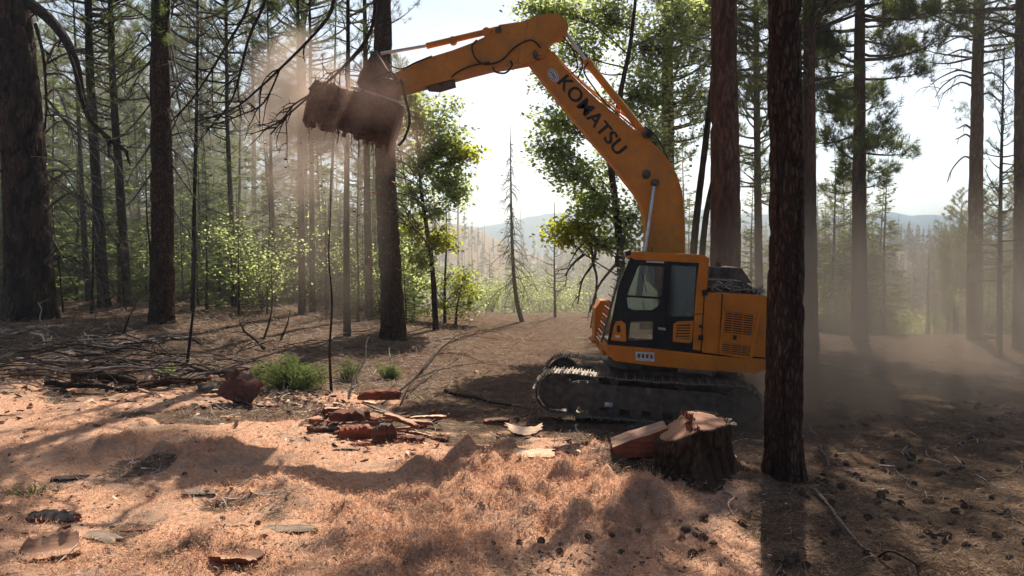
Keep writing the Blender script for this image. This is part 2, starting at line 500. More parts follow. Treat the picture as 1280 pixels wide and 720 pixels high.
def bough(start, az, el, L_, curve=0.0, wob=.12, n=7, rs=R):
    """a curved limb path"""
    p = Vector(start); pts = [p.copy()]
    e = el; a = az
    for i in range(n):
        e += curve / n + rs.randn() * wob * .6
        a += rs.randn() * wob
        p = p + Vector((cos(a) * cos(e), sin(a) * cos(e), sin(e))) * (L_ / n)
        pts.append(p.copy())
    return pts

CUR = [0.0, 0.0, 0.0]
SHX, SHY = sin(SUN_AZ) / math.tan(SUN_EL), cos(SUN_AZ) / math.tan(SUN_EL)
# openings cut into the crowns to put sun patches on the ground (x px, y px, rx, ry)
SUN_CUTS = [(705, 628, 92, 50, 1), (775, 598, 62, 30, 1), (640, 590, 80, 34, 1), (600, 450, 90, 45, .9), (250, 606, 70, 26, .75), (60, 545, 50, 12, .6), (190, 560, 50, 10, .6), (270, 405, 110, 22, .85), (290, 690, 60, 14, .6),
        (945, 690, 30, 18, 1), (1130, 600, 40, 8, .4), (1240, 610, 40, 8, .5), (540, 545, 60, 22, .7), (700, 545, 60, 22, .9), (120, 655, 60, 18, .5)]
def gap(x, y, z):
    '''how much crown is left out here to let sun onto a chosen patch'''
    x = np.asarray(x) + CUR[0]; y = np.asarray(y) + CUR[1]; z = np.asarray(z) + CUR[2]
    gx = x - SHX * z; gy = np.maximum(y - SHY * z, 3.0)
    dep = gy * cos(PITCH) + CAM_H * sin(PITCH)
    px = 640 + FPX * gx / dep; py = 360 - FPX * ((gy * sin(PITCH) - CAM_H * cos(PITCH)) / dep)
    o = np.zeros_like(px)
    for cx, cy_, rx, ry, s in SUN_CUTS:
        d = ((px - cx) / rx) ** 2 + ((py - cy_) / ry) ** 2
        o = np.maximum(o, s * sst(2.3, 1.3, d))
    return o

def pine_crown(g, tp, H_, r0, h0, nb, Lmax, tuft=.28, k=20, dens=1.0, rs=R, prof='round', wood=0, fol=1, w=.013, el0=.15, curve=.5, side=None, pom=1):
    """tp(h)->point on trunk at height h"""
    cs = []; ds = []
    for q in range(nb):
        t = (q + rs.rand()) / nb
        h = h0 + (H_ - h0) * t
        if prof == 'round': L_ = Lmax * (0.45 + 1.1 * t * (1 - t) * 2) * (1 - .75 * t ** 3)
        elif prof == 'spire': L_ = Lmax * (1 - t) ** .8 + .15
        else: L_ = Lmax * (.8 - .5 * t)
        L_ *= .65 + .6 * rs.rand()
        az = rs.rand() * 2 * pi
        if side is not None and rs.rand() < .7: az = side + rs.randn() * .6
        P = bough(tp(h), az, el0 + .5 * (t - .4) + rs.randn() * .15, L_, curve, .1, 6, rs)
        PA = np.array([tuple(p) for p in P[2:]])
        if rs.rand() < .85 * float(gap(PA[:, 0], PA[:, 1], PA[:, 2]).max()): continue
        r = .012 + .018 * L_
        V, F = tube(P, np.linspace(r, .006, len(P)), 4); g.add(V, F, wood, .6)
        ns = max(2, int(L_ * 3.2 * dens))
        for s_ in range(ns):
            u = .3 + .7 * (s_ + rs.rand()) / ns
            i = min(int(u * 6), 5); f = u * 6 - i
            p = P[i].lerp(P[i + 1], f)
            a2 = az + rs.choice([-1, 1]) * (.4 + .6 * rs.rand())
            l2 = (.25 + .5 * rs.rand()) * (L_ * .35 + .25) * (1.2 - u * .6)
            Q = bough(p, a2, .25 + rs.randn() * .2, l2, .5, .15, 3, rs)
            if rs.rand() < float(gap(Q[3].x, Q[3].y, Q[3].z)): continue
            V, F = tube(Q, np.linspace(.009, .004, 4), 3); g.add(V, F, wood, .6)
            nt_ = max(1, int(l2 * 4.5 * dens))
            for z_ in range(nt_):
                c = Q[3] if z_ == 0 else Q[1].lerp(Q[3], rs.rand()) + Vector(rs.randn(3) * .1)
                dd = (Q[3] - Q[2]).normalized() + Vector((0, 0, .3)); dd.normalize()
                cs.append(tuple(c)); ds.append(tuple(dd))
        cs.append(tuple(P[-1])); ds.append(tuple((P[-1] - P[-2]).normalized()))
    cs = np.array(cs); ds = np.array(ds)
    kp = rs.rand(len(cs)) >= gap(cs[:, 0], cs[:, 1], cs[:, 2])
    cs = cs[kp]; ds = ds[kp]
    if pom > 1: cs = np.repeat(cs, pom, 0) + rs.randn(len(cs) * pom, 3) * tuft * .5; ds = np.repeat(ds, pom, 0)
    tufts(g, cs, ds, tuft, k, w, fol, rs)

def fir_crown(g, tp, H_, h0, nb, Lmax, rs=R, wood=0, fol=1, dens=1.0, fw=.055, droop=-.25, gap=.12):
    A = []; B = []; Wd = []; T = []
    for q in range(nb):
        t = (q + rs.rand()) / nb
        if rs.rand() < gap: continue
        h = h0 + (H_ - h0) * t
        L_ = (Lmax * (1 - t) ** .85 + .12) * (.55 + .6 * rs.rand())
        az = rs.rand() * 2 * pi
        P = bough(tp(h), az, droop * (1 - t) + .35 * t + rs.randn() * .1, L_, .25, .06, 5, rs)
        V, F = tube(P, np.linspace(.008 + .01 * L_, .003, len(P)), 3); g.add(V, F, wood, .6)
        tb = rs.rand()
        ns = max(4, int(L_ * 16 * dens))
        for s_ in range(ns):
            u = .12 + .88 * rs.rand()
            i = min(int(u * 5), 4); p = np.array(P[i].lerp(P[i + 1], u * 5 - i))
            sd = rs.choice([-1, 1]); a2 = az + sd * (.6 + .4 * rs.rand())
            l2 = (.10 + .34 * L_ * (1.05 - u)) * (.6 + .6 * rs.rand()) + .06
            d = np.array([cos(a2), sin(a2), -.12 + rs.randn() * .2]); d /= np.linalg.norm(d)
            A.append(p); B.append(p + d * l2); Wd.append(fw * (.6 + .7 * rs.rand())); T.append(tb * .6 + .4 * rs.rand())
            if l2 > .3:
                for _ in range(2):
                    pp = p + d * l2 * (.3 + .6 * rs.rand()); a3 = a2 + rs.choice([-1, 1]) * .8
                    d3 = np.array([cos(a3), sin(a3), -.1 + rs.randn() * .25])
                    A.append(pp); B.append(pp + d3 * l2 * .4); Wd.append(fw * .8); T.append(tb * .6 + .4 * rs.rand())
    A = np.array(A); B = np.array(B); Wd = np.array(Wd)[:, None]
    n = len(A); D = B - A
    s = np.cross(D, rs.randn(n, 3) * .45 + np.array([0, 0, 1])); s /= np.linalg.norm(s, axis=1)[:, None] + 1e-9
    V = np.stack([A, A + D * .4 + s * Wd, B, A + D * .45 - s * Wd], 1).reshape(-1, 3)
    i = np.arange(n) * 4
    g.add(V, np.concatenate([np.stack([i, i + 1, i + 2], 1), np.stack([i, i + 2, i + 3], 1)]), fol, np.repeat(T, 4))

def dead_crown(g, tp, H_, h0, nb, Lmax, rs=R, wood=0, droop=-.3, curve=-.8, sub=2, r=.012, side=None):
    for q in range(nb):
        t = (q + rs.rand()) / nb
        h = h0 + (H_ - h0) * t
        L_ = Lmax * (1.05 - t) * (.35 + .8 * rs.rand())
        az = rs.rand() * 2 * pi
        if side is not None: az = side + rs.randn() * .7
        P = bough(tp(h), az, droop + rs.randn() * .25, L_, curve, .14, 6, rs)
        V, F = tube(P, np.linspace(r, r * .3, len(P)), 3); g.add(V, F, wood, .6)
        for s_ in range(sub):
            i = rs.randint(1, 5)
            Q = bough(P[i], az + rs.choice([-1, 1]) * (.3 + .8 * rs.rand()), -.1 + rs.randn() * .4, L_ * (.25 + .35 * rs.rand()), -.5, .2, 4, rs)
            V, F = tube(Q, np.linspace(r * .6, r * .25, 5), 3); g.add(V, F, wood, .6)

def mk_tp(path):
    P = np.array([tuple(p) for p in path]); z = P[:, 2] - P[0, 2]
    return lambda h: Vector((np.interp(h, z, P[:, 0]), np.interp(h, z, P[:, 1]), P[0, 2] + h))

def tree(name, label, base, pts, H_, r0, bark, crown=None, segs=24, step=.12, amp=.06, taper=.8, flare=.5, group=None, seed=1, ka=10, vis_top=None, fl_h=.5):
    """root Empty with trunk and crown children; geometry is local to the base"""
    root = empty(name, base, label, 'tree', group)
    W = path_from_px(base, pts, H_)
    Lp = [p - base for p in W]
    path, t = resample(Lp, step)
    zz = np.array([p.z for p in path])
    rad = r0 * (1 - taper * np.clip(zz / H_, 0, 1) ** 1.1)
    g = trunk_mesh(path, rad, segs, None, amp, seed, flare, fl_h, ka=ka)
    link('trunk', g.mesh('trunk', [M[bark]]), root)
    tp = mk_tp(path); CUR[:] = base[:]
    if crown:
        g = Geo(); mats = crown(g, tp)
        link('crown', g.mesh('crown', mats), root)
    CUR[:] = (0, 4000, 0)
    return root, tp

def limb(root, pts, r0, r1, mat='twig', name='dead_limb', twigs=6, rs=R, seg=6, tl=.8, wd=-.2):
    """a limb given by world points, with side twigs; a part of its tree"""
    g = Geo()
    P = catmull([p - root.location for p in pts], 5)
    V, F = tube(P, np.linspace(r0, r1, len(P)), seg); g.add(V, F, 0, .6)
    for i in range(twigs):
        k = rs.randint(2, len(P) - 1)
        d = (P[k] - P[k - 1]).normalized(); a = math.atan2(d.y, d.x) + rs.choice([-1, 1]) * (.3 + rs.rand())
        l = tl * (.4 + rs.rand())
        Q = bough(P[k], a, d.z * .6 + rs.randn() * .5 + wd, l, -.5, .22, 5, rs)
        V, F = tube(Q, np.linspace(max(r1, r0 * .35), r1 * .4, 6), 4); g.add(V, F, 0, .6)
        for _ in range(2):
            kk = rs.randint(1, 5)
            Q2 = bough(Q[kk], a + rs.randn() * .9, rs.randn() * .6 + wd, l * .45, -.4, .25, 3, rs)
            V, F = tube(Q2, np.linspace(r1 * .7, r1 * .35, 4), 3); g.add(V, F, 0, .6)
    return link(name, g.mesh(name, [M[mat]]), root)
# ---------------------------------------------------------------- the big trees, one by one
def crown_hi(h0, nb=46, Lm=4.0, k=14, seed=1, H_=None, tuft=.34, w=.016, **kw):
    def f(g, tp):
        pine_crown(g, tp, H_, .3, h0, nb, Lm, tuft, k, 1.0, np.random.RandomState(seed), 'round', w=w, **kw)
        return [M['twig'], M['pine']]
    return f

# L1 - the huge dark trunk on the far left, with its arching broken limb
b = gp(38, 398)
L1, tpL1 = tree('pine_tree', 'very thick dark pine trunk at far left with an arching bare limb', b, [(36, 330), (30, 200), (20, 60), (14, 0)], 30, .82, 'bark_dark',
                crown_hi(14, 90, 5.6, seed=3, H_=30), 48, .09, .06, flare=.38, seed=2, ka=16)
limb(L1, [at(40, 6, b.y - .3), at(62, 24, b.y - .8), at(82, 50, b.y - 1.2), at(95, 82, b.y - 1.5), at(102, 118, b.y - 1.7), at(112, 148, b.y - 1.8), at(135, 172, b.y - 1.9), at(160, 190, b.y - 2)], .21, .05, 'bark_dark', 'limb', 9, seg=9)
limb(L1, [at(44, 30, b.y - .6), at(54, 70, b.y - .9), at(58, 130, b.y - 1), at(55, 165, b.y - 1)], .07, .03, 'bark_dark', 'limb', 5)
rs = np.random.RandomState(5)
for k in range(26):
    y0 = 60 + rs.rand() * 270; s = rs.choice([-1, 1], p=[.25, .75]); x0 = 34 + s * 22
    y1 = y0 + rs.randn() * 18
    L_ = 35 + rs.rand() * 75
    limb(L1, [at(x0, y0, b.y - .4), at(x0 + s * L_ * .35, y1 - 4, b.y - 1), at(x0 + s * L_ * .7, y1 + 12 + rs.rand() * 18, b.y - 1.4 - rs.rand()), at(x0 + s * L_, y1 + 30 + rs.rand() * 50, b.y - 1.6 - rs.rand())],
         .035 + .02 * rs.rand(), .012, 'deadwood' if rs.rand() < .35 else 'twig', 'dead_limb', 5, rs, 5, .9)

# L2 - red brown trunk
b = gp(202, 404)
L2, tpL2 = tree('pine_tree', 'straight red brown pine trunk second from left with dead twigs near its top', b, [(203, 330), (202, 200), (200, 80), (201, 0)], 29, .40, 'bark_near',
                crown_hi(13, 80, 5.0, seed=4, H_=29), 32, .09, .07, flare=.3, seed=4, ka=10)
for k in range(26):
    y0 = rs.rand() ** 1.4 * 260; s = rs.choice([-1, 1], p=[.35, .65]); x0 = 202 + s * 12
    L_ = 20 + rs.rand() * 80; y1 = y0 + rs.randn() * 25
    limb(L2, [at(x0, y0, b.y), at(x0 + s * L_ * .4, y1 + 6, b.y - .6), at(x0 + s * L_ * .75, y1 + 22, b.y - 1), at(x0 + s * L_, y1 + 20 + rs.rand() * 40, b.y - 1.3)],
         .035, .01, 'twig', 'dead_limb', 5, rs, 5, .9)
g = Geo(); cs = []; ds = []
for (x, y, rx, ry, n) in ((196, 20, 16, 30, 90), (184, 30, 14, 14, 30), (205, 50, 10, 12, 24)):
    for _ in range(n):
        p = at(x + rs.randn() * rx * .5, y + rs.randn() * ry * .5, b.y - .3 + rs.randn() * .3) - b
        cs.append(tuple(p)); d = rs.randn(3) * .6 + np.array([0, -.3, .1]); ds.append(d / np.linalg.norm(d))
tufts(g, cs, ds, .2, 14, .014, 0, rs)
link('foliage', g.mesh('foliage', [M['fir']]), L2)
# M1 - the tree the cutting head is working at
b = gp(492, 424)
M1, tpM1 = tree('pine_tree', 'big pine trunk in the dust right behind the cutting head, charred at its foot', b, [(488, 340), (483, 240), (479, 110), (478, 0)], 30, .39, 'bark_near',
                crown_hi(15, 100, 5.2, seed=6, H_=30), 32, .09, .07, flare=.45, seed=7, ka=11)
for A, r0 in (([(474, -60), (470, -8), (462, 42), (425, 88), (392, 116), (362, 142), (338, 168)], .085),
              ([(470, -90), (424, -20), (412, 18), (388, 48), (350, 86), (322, 112), (292, 136), (246, 152)], .085),
              ([(430, -60), (345, -30), (330, 6), (311, 48), (300, 92), (290, 124), (272, 150)], .07),
              ([(390, -70), (326, -40), (308, 14), (280, 62), (258, 98), (240, 124), (214, 152)], .06),
              ([(388, 118), (366, 132), (352, 150), (330, 162)], .03), ([(462, 44), (452, 62), (432, 82), (412, 92)], .025),
              ([(350, 86), (330, 128), (300, 144), (262, 158)], .03)):
    W_ = [at(x, y, 19.5 - .01 * (478 - x)) for x, y in A]
    if A[0][1] < -20: W_ = [tpM1(17.5) + M1.location, tpM1(17.5).lerp(W_[0] - M1.location, .55) + M1.location + Vector((0, 0, 1.2))] + W_
    limb(M1, W_, r0 * .72, .014, 'bark_dark', 'dead_limb', 9, rs, 6, .8, wd=-.1)
for k in range(14):
    y0 = 175 + rs.rand() * 120; L_ = 15 + rs.rand() * 55
    limb(M1, [at(490, y0, b.y), at(492 + L_ * .5, y0 + 12, b.y - .5), at(492 + L_, y0 + 20 + rs.rand() * 40, b.y - 1)], .03, .01, 'twig', 'dead_limb', 4, rs, 5, .7)

# R0 - big trunk behind the excavator
b = at(906, 440, 25.5); b.z = float(H(b.x, b.y))
R0t, _ = tree('pine_tree', 'thick pine trunk rising directly behind the orange excavator body', b, [(907, 300), (906, 150), (905, 0)], 31, .46, 'bark_warm',
              crown_hi(12.2, 150, 5.2, seed=8, H_=31), 40, .07, .06, flare=.2, seed=9, ka=12)  # unseen crown lowered and thickened to shade the ground by the stump
# R1 - near trunk in front
b = gp(980, 612)
R1t, _ = tree('pine_tree', 'nearest dark pine trunk in front of the excavator tail, beside the stump', b, [(980, 480), (983, 300), (982, 120), (981, 0)], 25, .275, 'bark_near',
              crown_hi(12.5, 40, 3.6, seed=10, H_=25), 110, .035, .085, flare=.6, seed=12, ka=9, fl_h=.35)
# R2..R6, some crowns thickened to shade the ground at right
def far_tree(name, label, bx, by, Y, pts, H_, r, bark, crown, seed, segs=16, flare=.25, **kw):
    b = at(bx, by, Y); b.z = float(H(b.x, b.y))
    return tree(name, label, b, pts, H_, r, bark, crown, segs, .2, .05, flare=flare, seed=seed, **kw)
def pc(h0, nb, Lm, H_, seed, **kw):
    def f(g, tp):
        a = dict(tuft=.26, k=18, dens=1.0, prof='round', w=.014); a.update(kw)
        pine_crown(g, tp, H_, .2, h0, nb, Lm, a.pop('tuft'), a.pop('k'), a.pop('dens'), np.random.RandomState(seed), a.pop('prof'), **a)
        return [M['twig'], M['pine']]
    return f
far_tree('pine_tree', 'hazy brown pine trunk just right of the nearest dark trunk', 1014, 440, 30, [(1012, 300), (1012, 0)], 26, .27, 'bark_warm', pc(9, 170, 4.6, 26, 21, k=14, w=.02, tuft=.32), 21)
R3t, _ = far_tree('pine_tree', 'pine with dense drooping needle boughs on both sides of its trunk at right', 1074, 428, 33, [(1074, 300), (1075, 0)], 24, .30, 'bark_warm',
                  pc(6.0, 110, 3.4, 25, 22, k=22, tuft=.30, w=.02, el0=-.15, curve=.7, dens=1.2, pom=4), 22)
R4t, _ = far_tree('pine_tree', 'tall pale pine trunk at right with sparse dead limbs against the sky', 1219, 424, 34, [(1219, 300), (1224, 0)], 27, .30, 'bark_warm', pc(11.0, 150, 4.4, 27, 23, k=14, w=.02, tuft=.32), 23)
b = R4t.location
for k, (x, y, dx, dy) in enumerate(((1215, 50, -42, 10), (1216, 92, -52, 14), (1215, 98, -46, 24), (1214, 66, -34, 4), (1228, 40, 40, 30), (1228, 95, 34, 18), (1214, 107, -36, 12), (1213, 160, -18, 0), (1214, 172, -20, 2), (1216, 200, -32, 28), (1226, 120, 30, 20), (1226, 60, 44, -10), (1226, 20, 50, 24), (1216, 24, -46, 18))):
    limb(R4t, [at(x, y, b.y), at(x + dx * .35, y - 4, b.y - .4), at(x + dx * .8, y + dy * .4, b.y - .7), at(x + dx, y + dy, b.y - .8)], .045, .015, 'twig', 'dead_limb', 4 if y < 150 else 1, rs, 5, .8)
# needle bunches low on it
g = Geo(); cs = []; ds = []
for (x, y, rx, ry, n) in ((1205, 15, 26, 16, 60), (1250, 30, 24, 22, 70), (1205, 140, 20, 14, 28), (1240, 110, 16, 18, 26), (1235, 80, 20, 18, 26), (1212, 62, 12, 10, 12)):
    for _ in range(n):
        p = at(x + rs.randn() * rx * .5, y + rs.randn() * ry * .5, b.y + rs.randn() * .6) - b
        cs.append(tuple(p)); d = rs.randn(3) * .5 + np.array([0, 0, .3]); ds.append(d / np.linalg.norm(d))
tufts(g, cs, ds, .24, 18, .013, 0, rs)
link('foliage', g.mesh('foliage', [M['pine']]), R4t)
far_tree('pine_tree', 'red brown pine trunk cut off by the right edge of the photo', 1277, 436, 31, [(1277, 300), (1277, 0)], 27, .28, 'bark_warm', pc(11, 140, 5.0, 27, 24, k=14, w=.02, tuft=.32), 24)
far_tree('pine_tree', 'slim young pine with thin green crown near the right edge', 1250, 442, 29.5, [(1250, 300), (1251, 230)], 10.5, .10, 'bark_dark', pc(2.8, 70, 1.3, 10.3, 25, k=18, tuft=.2, w=.011, prof='spire'), 25)
# slender leaning pair between the boom and the trunk behind the excavator
far_tree('pine_tree', 'slender leaning dark trunk close behind the raised boom', 860, 400, 28, [(868, 300), (884, 160), (896, 40)], 20, .13, 'bark_dark', pc(9, 40, 2.0, 20, 26), 26)
far_tree('pine_tree', 'thin leaning trunk touching the big trunk behind the excavator', 872, 400, 29, [(880, 290), (897, 200), (910, 100)], 19, .12, 'bark_dark', pc(10, 40, 2.0, 19, 27), 27)
far_tree('pine_tree', 'hazy tall pine half hidden by maple leaves above the boom', 836, 400, 37, [(836, 300), (834, 0)], 27, .33, 'bark_warm', pc(7, 180, 4.0, 27, 28, k=22, tuft=.38, w=.024), 28)
far_tree('pine_tree', 'dense pine filling the gap between the two big right hand trunks', 950, 410, 40, [(948, 300), (945, 0)], 26, .2, 'bark_dark', pc(6, 180, 3.8, 26, 29, k=22, tuft=.38, w=.024), 29)
far_tree('pine_tree', 'soft green pine seen behind the upper left of the cutting head', 378, 405, 44, [(378, 300), (379, 0)], 27, .2, 'bark_dark', pc(7, 190, 4.6, 27, 30, k=20, tuft=.4, w=.026), 30)
# dark leaning pair and others on the left
far_tree('conifer_tree', 'dark leaning trunk right of the huge left pine', 130, 368, 36, [(122, 250), (113, 100), (110, 0)], 22, .24, 'bark_burnt', pc(7.5, 110, 2.8, 22, 31, k=16, tuft=.28, w=.019), 31)
far_tree('conifer_tree', 'dark leaning trunk just left of the straight red brown trunk', 160, 366, 36, [(151, 250), (141, 100), (138, 0)], 22, .2, 'bark_burnt', pc(6.5, 120, 2.8, 22, 32, k=16, tuft=.28, w=.019), 32)
far_tree('conifer_tree', 'short dark burnt trunk leaning behind the huge left pine', 112, 365, 38, [(106, 300), (102, 230)], 13, .15, 'bark_burnt', None, 33)
far_tree('conifer_tree', 'thin dark straight trunk with a tangled bough right of the red brown trunk', 240, 378, 34, [(243, 250), (246, 120), (247, 0)], 19, .085, 'bark_burnt', pc(8, 60, 2.0, 19, 34, k=14), 34)
far_tree('conifer_tree', 'slim straight brown trunk left of the dust plume', 293, 372, 37, [(289, 270), (284, 150), (283, 60)], 19, .12, 'bark_dark', pc(6, 90, 2.2, 19, 35, k=14, w=.018), 35)
far_tree('conifer_tree', 'slim slightly curved trunk right at the edge of the dust plume', 347, 372, 37, [(341, 280), (338, 170)], 16, .09, 'bark_dark', pc(5, 80, 1.9, 16, 36, k=14, w=.018), 36)
far_tree('conifer_tree', 'dark narrow trunk standing just left of the tree behind the head', 434, 430, 29.5, [(433, 300), (434, 170), (435, 60)], 17, .12, 'bark_burnt', pc(10, 40, 2.0, 17, 37), 37)
far_tree('conifer_tree', 'dusty trunk in the plume, left one of three hazy stems', 378, 412, 34, [(377, 300), (374, 120)], 16, .15, 'bark_dark', pc(8, 50, 2.2, 16, 38), 38)
far_tree('conifer_tree', 'dusty trunk in the plume, middle one of three hazy stems', 391, 412, 35, [(390, 300), (389, 170)], 15, .13, 'bark_dark', pc(8, 50, 2.0, 15, 39), 39)
far_tree('conifer_tree', 'dusty trunk in the plume, right one leaning, of three hazy stems', 408, 405, 37, [(410, 300), (416, 190)], 14, .09, 'bark_dark', None, 40)
far_tree('conifer_tree', 'hazy trunk close at the left side of the tree behind the head', 462, 415, 35, [(460, 300), (458, 170)], 18, .17, 'bark_dark', pc(9, 60, 2.2, 18, 41), 41)
# thin black sapling near camera
b = gp(415, 492)
tree('sapling', 'thin black leafless sapling standing at the edge of the sawdust', b, [(412, 440), (415, 380), (411, 320), (413, 270)], 5.3, .032, 'bark_burnt', None, 8, .2, .02, flare=.3, seed=3, ka=4)
# dead burnt poles standing in the brush
for bx, by, pts, Hh, r, lab in ((232, 458, [(238, 420), (242, 380), (244, 330)], 3.2, .045, 'short crooked burnt stem in the brush below the red brown trunk'),
                                (325, 425, [(336, 405), (340, 380), (339, 340)], 2.6, .035, 'short burnt stem bending right in the brush'),
                                (347, 424, [(358, 408), (361, 398)], 1.0, .04, 'stubby charred stick poking up in the brush'),
                                (152, 418, [(160, 400), (168, 385)], 1.1, .035, 'charred stick leaning right in front of the red brown trunk')):
    b = gp(bx, by)
    tree('dead_sapling', lab, b, pts, Hh, r, 'bark_burnt', None, 7, .15, .03, flare=.1, seed=bx, ka=4)

# the bare curved snag in the sky gap
def snag_crown(seed, H_, h0, nb, L_, droop=-.7, r=.012, curve=-.7, sub=1):
    def f(g, tp):
        dead_crown(g, tp, H_, h0, nb, L_, np.random.RandomState(seed), 0, droop, curve, sub, r); return [M['twig']]
    return f
far_tree('dead_pine', 'bare grey snag with a curved foot standing alone in the sky gap', 655, 400, 37, [(645, 370), (640, 300), (638, 180)], 8.4, .10, 'bark_grey', snag_crown(3, 8.2, 1.6, 90, 1.9, -.35, .02, -1.0, 2), 50, 10, taper=.93)
far_tree('dead_pine', 'charred dead stub standing in front of the hazy right slope', 1160, 425, 44, [(1160, 370), (1161, 330)], 4.4, .11, 'bark_burnt', snag_crown(4, 4.2, 1.5, 12, .4, .2), 51, 10)
far_tree('young_pine', 'thin young pine stem left of the excavator cab front', 694, 398, 39, [(693, 340), (693, 300)], 5.2, .06, 'bark_dark', pc(1.0, 50, .8, 5.2, 52, k=14, tuft=.18, prof='spire'), 52, 8)

# ---------------------------------------------------------------- broad-leaved trees built from leafy clumps
def leafy(name, label, base, pts, H_, r0, clumps, n_scale=1.0, leafmats=('broad',), size=.1, seed=1, bark='bark_dark', cat='tree', link_r=.03):
    rs = np.random.RandomState(seed)
    root = empty(name, base, label, cat)
    W = path_from_px(base, pts, H_); path, t = resample([p - base for p in W], .2)
    zz = np.array([p.z for p in path]); rad = r0 * (1 - .85 * np.clip(zz / H_, 0, 1))
    g = trunk_mesh(path, rad, 12, None, .05, seed, .3, .3, ka=6)
    link('trunk', g.mesh('trunk', [M[bark]]), root)
    P = np.array([tuple(p) for p in path])
    g = Geo()
    for (px, py, rx, ry, n, dy, mi) in clumps:
        Y = base.y + dy
        c = at(px, py, Y) - base
        sx = 1.15 * rx / FPX * Y; sz = 1.1 * ry / FPX * Y
        # limb from the trunk to the clump
        zc = max(c.z - abs(c.x) * .5 - .4, H_ * .12)
        k = int(np.argmin(np.abs(zz - zc))); s = Vector(P[k])
        mid = s.lerp(c, .5) + Vector((0, 0, .12 * (c - s).length * rs.randn()))
        Q = catmull([s, mid, c], 5)
        V, F = tube(Q, np.linspace(link_r, .008, len(Q)), 5); g.add(V, F, 0, .6)
        ns = int(n * n_scale)
        tw = max(6, ns // 12)
        cl = []
        for _ in range(tw):
            d = rs.randn(3); d /= np.linalg.norm(d); rr = rs.rand() ** .45
            e = c + Vector((d[0] * sx * rr, d[1] * (sx + sz) * .5 * rr, d[2] * sz * rr))
            q0 = Q[rs.randint(len(Q) // 2, len(Q))]
            m_ = q0.lerp(e, .5) + Vector(rs.randn(3) * .12)
            V, F = tube([q0, m_, e], [.011, .007, .004], 3); g.add(V, F, 0, .6)
            cl.append(((np.array(tuple(m_)) + np.array(tuple(e))) / 2, rs.rand())); cl.append((np.array(tuple(e)), rs.rand()))
        ci = rs.randint(0, len(cl), ns)
        CC = np.array([cl[i][0] for i in ci]) + rs.randn(ns, 3) * np.array([.24, .24, .15])
        TT = np.array([cl[i][1] for i in ci]) * .6 + .4 * rs.rand(ns)
        leaves(g, CC, size, 1 + mi, rs, TT)
    link('crown', g.mesh('crown', [M['twig']] + [M[q] for q in leafmats]), root)
    return root

b = at(776, 400, 28); b.z = float(H(b.x, b.y))
cl = [(700, 150, 34, 26, 420, 0, 0), (720, 60, 40, 30, 460, 1, 0), (690, 10, 40, 20, 420, 0, 0), (760, 20, 45, 30, 620, 1, 0), (820, 60, 45, 40, 700, 2, 0), (800, 120, 35, 30, 500, 1, 0),
      (690, 185, 30, 20, 330, -.5, 0), (715, 215, 34, 18, 380, -.5, 0), (745, 240, 30, 18, 300, 0, 0), (775, 200, 30, 30, 380, 1, 0), (700, 290, 22, 12, 220, -.5, 1), (722, 282, 26, 12, 300, -.8, 1), (745, 262, 26, 12, 240, -.4, 0),
      (745, 300, 26, 12, 260, 0, 0), (790, 270, 24, 26, 280, .5, 0), (820, 180, 30, 40, 420, 2, 0), (850, 20, 40, 30, 420, 2, 0), (870, 120, 24, 40, 260, 2, 0), (780, 300, 20, 12, 150, .5, 0), (688, 100, 22, 18, 160, 0, 0), (735, 130, 26, 22, 240, 1, 0), (660, 8, 22, 10, 120, 0, 0)]
maple = leafy('maple_tree', 'broad leaved tree with bright leaves arching behind the excavator boom', b, [(776, 330), (769, 250), (764, 200), (775, 120), (790, 40)], 14.0, .16, cl, 2.7, ('broad', 'yellowleaf'), .14, 5)
for A in ([(778, 312), (752, 307), (738, 298), (722, 312), (714, 326)], [(738, 300), (742, 330), (746, 350), (742, 385), (738, 410)], [(745, 306), (742, 328), (728, 350), (722, 380)], [(770, 330), (748, 358), (738, 390)], [(730, 318), (716, 330), (706, 345)]):
    limb(maple, [at(x, y, 27.6) for x, y in A], .05, .02, 'twig', 'limb', 3, rs, 6, .5)
b = at(545, 400, 33); b.z = float(H(b.x, b.y))
cl = [(525, 150, 30, 26, 420, 0, 0), (555, 175, 28, 24, 420, 0, 0), (575, 190, 20, 20, 260, 0, 1), (530, 200, 26, 24, 380, 0, 0), (560, 225, 26, 20, 340, 0, 0), (575, 245, 16, 12, 120, 0, 0), (515, 240, 18, 22, 200, 0, 0), (540, 262, 20, 12, 160, 0, 0),
      (545, 300, 26, 14, 260, 0, 1), (525, 320, 18, 16, 180, 0, 0), (510, 120, 16, 18, 160, 0, 0), (565, 130, 14, 12, 60, 0, 0), (515, 285, 14, 12, 100, 0, 1)]
leafy('oak_tree', 'broad leaved tree with sunlit green crown right of the dusty trunk', b, [(540, 330), (528, 250), (522, 180)], 9.6, .12, cl, 3.0, ('broad', 'yellowleaf'), .155, 8)
b = gp(556, 404)
leafy('bush', 'bright green leafy bush at the edge of the sunlit gap', b, [(556, 360), (558, 300), (557, 250)], 5.2, .07, [(548, 378, 20, 18, 240, 0, 0), (575, 360, 22, 22, 420, 0, 1), (590, 378, 14, 18, 200, 0, 0), (536, 356, 18, 14, 180, .5, 0), (560, 345, 20, 14, 200, .5, 0), (530, 390, 12, 10, 100, 0, 0)],
      1.6, ('broad', 'yellowleaf'), .12, 11, cat='bush')
b = gp(569, 405)
leafy('bush', 'reddish stemmed upright shrub just right of the thin trunk in the bush', b, [(572, 380), (578, 350), (580, 335)], 2.3, .05, [(582, 345, 14, 14, 120, 0, 0), (575, 390, 14, 8, 60, 0, 0)], 1.2, ('yellowleaf',), .12, 12, cat='bush')

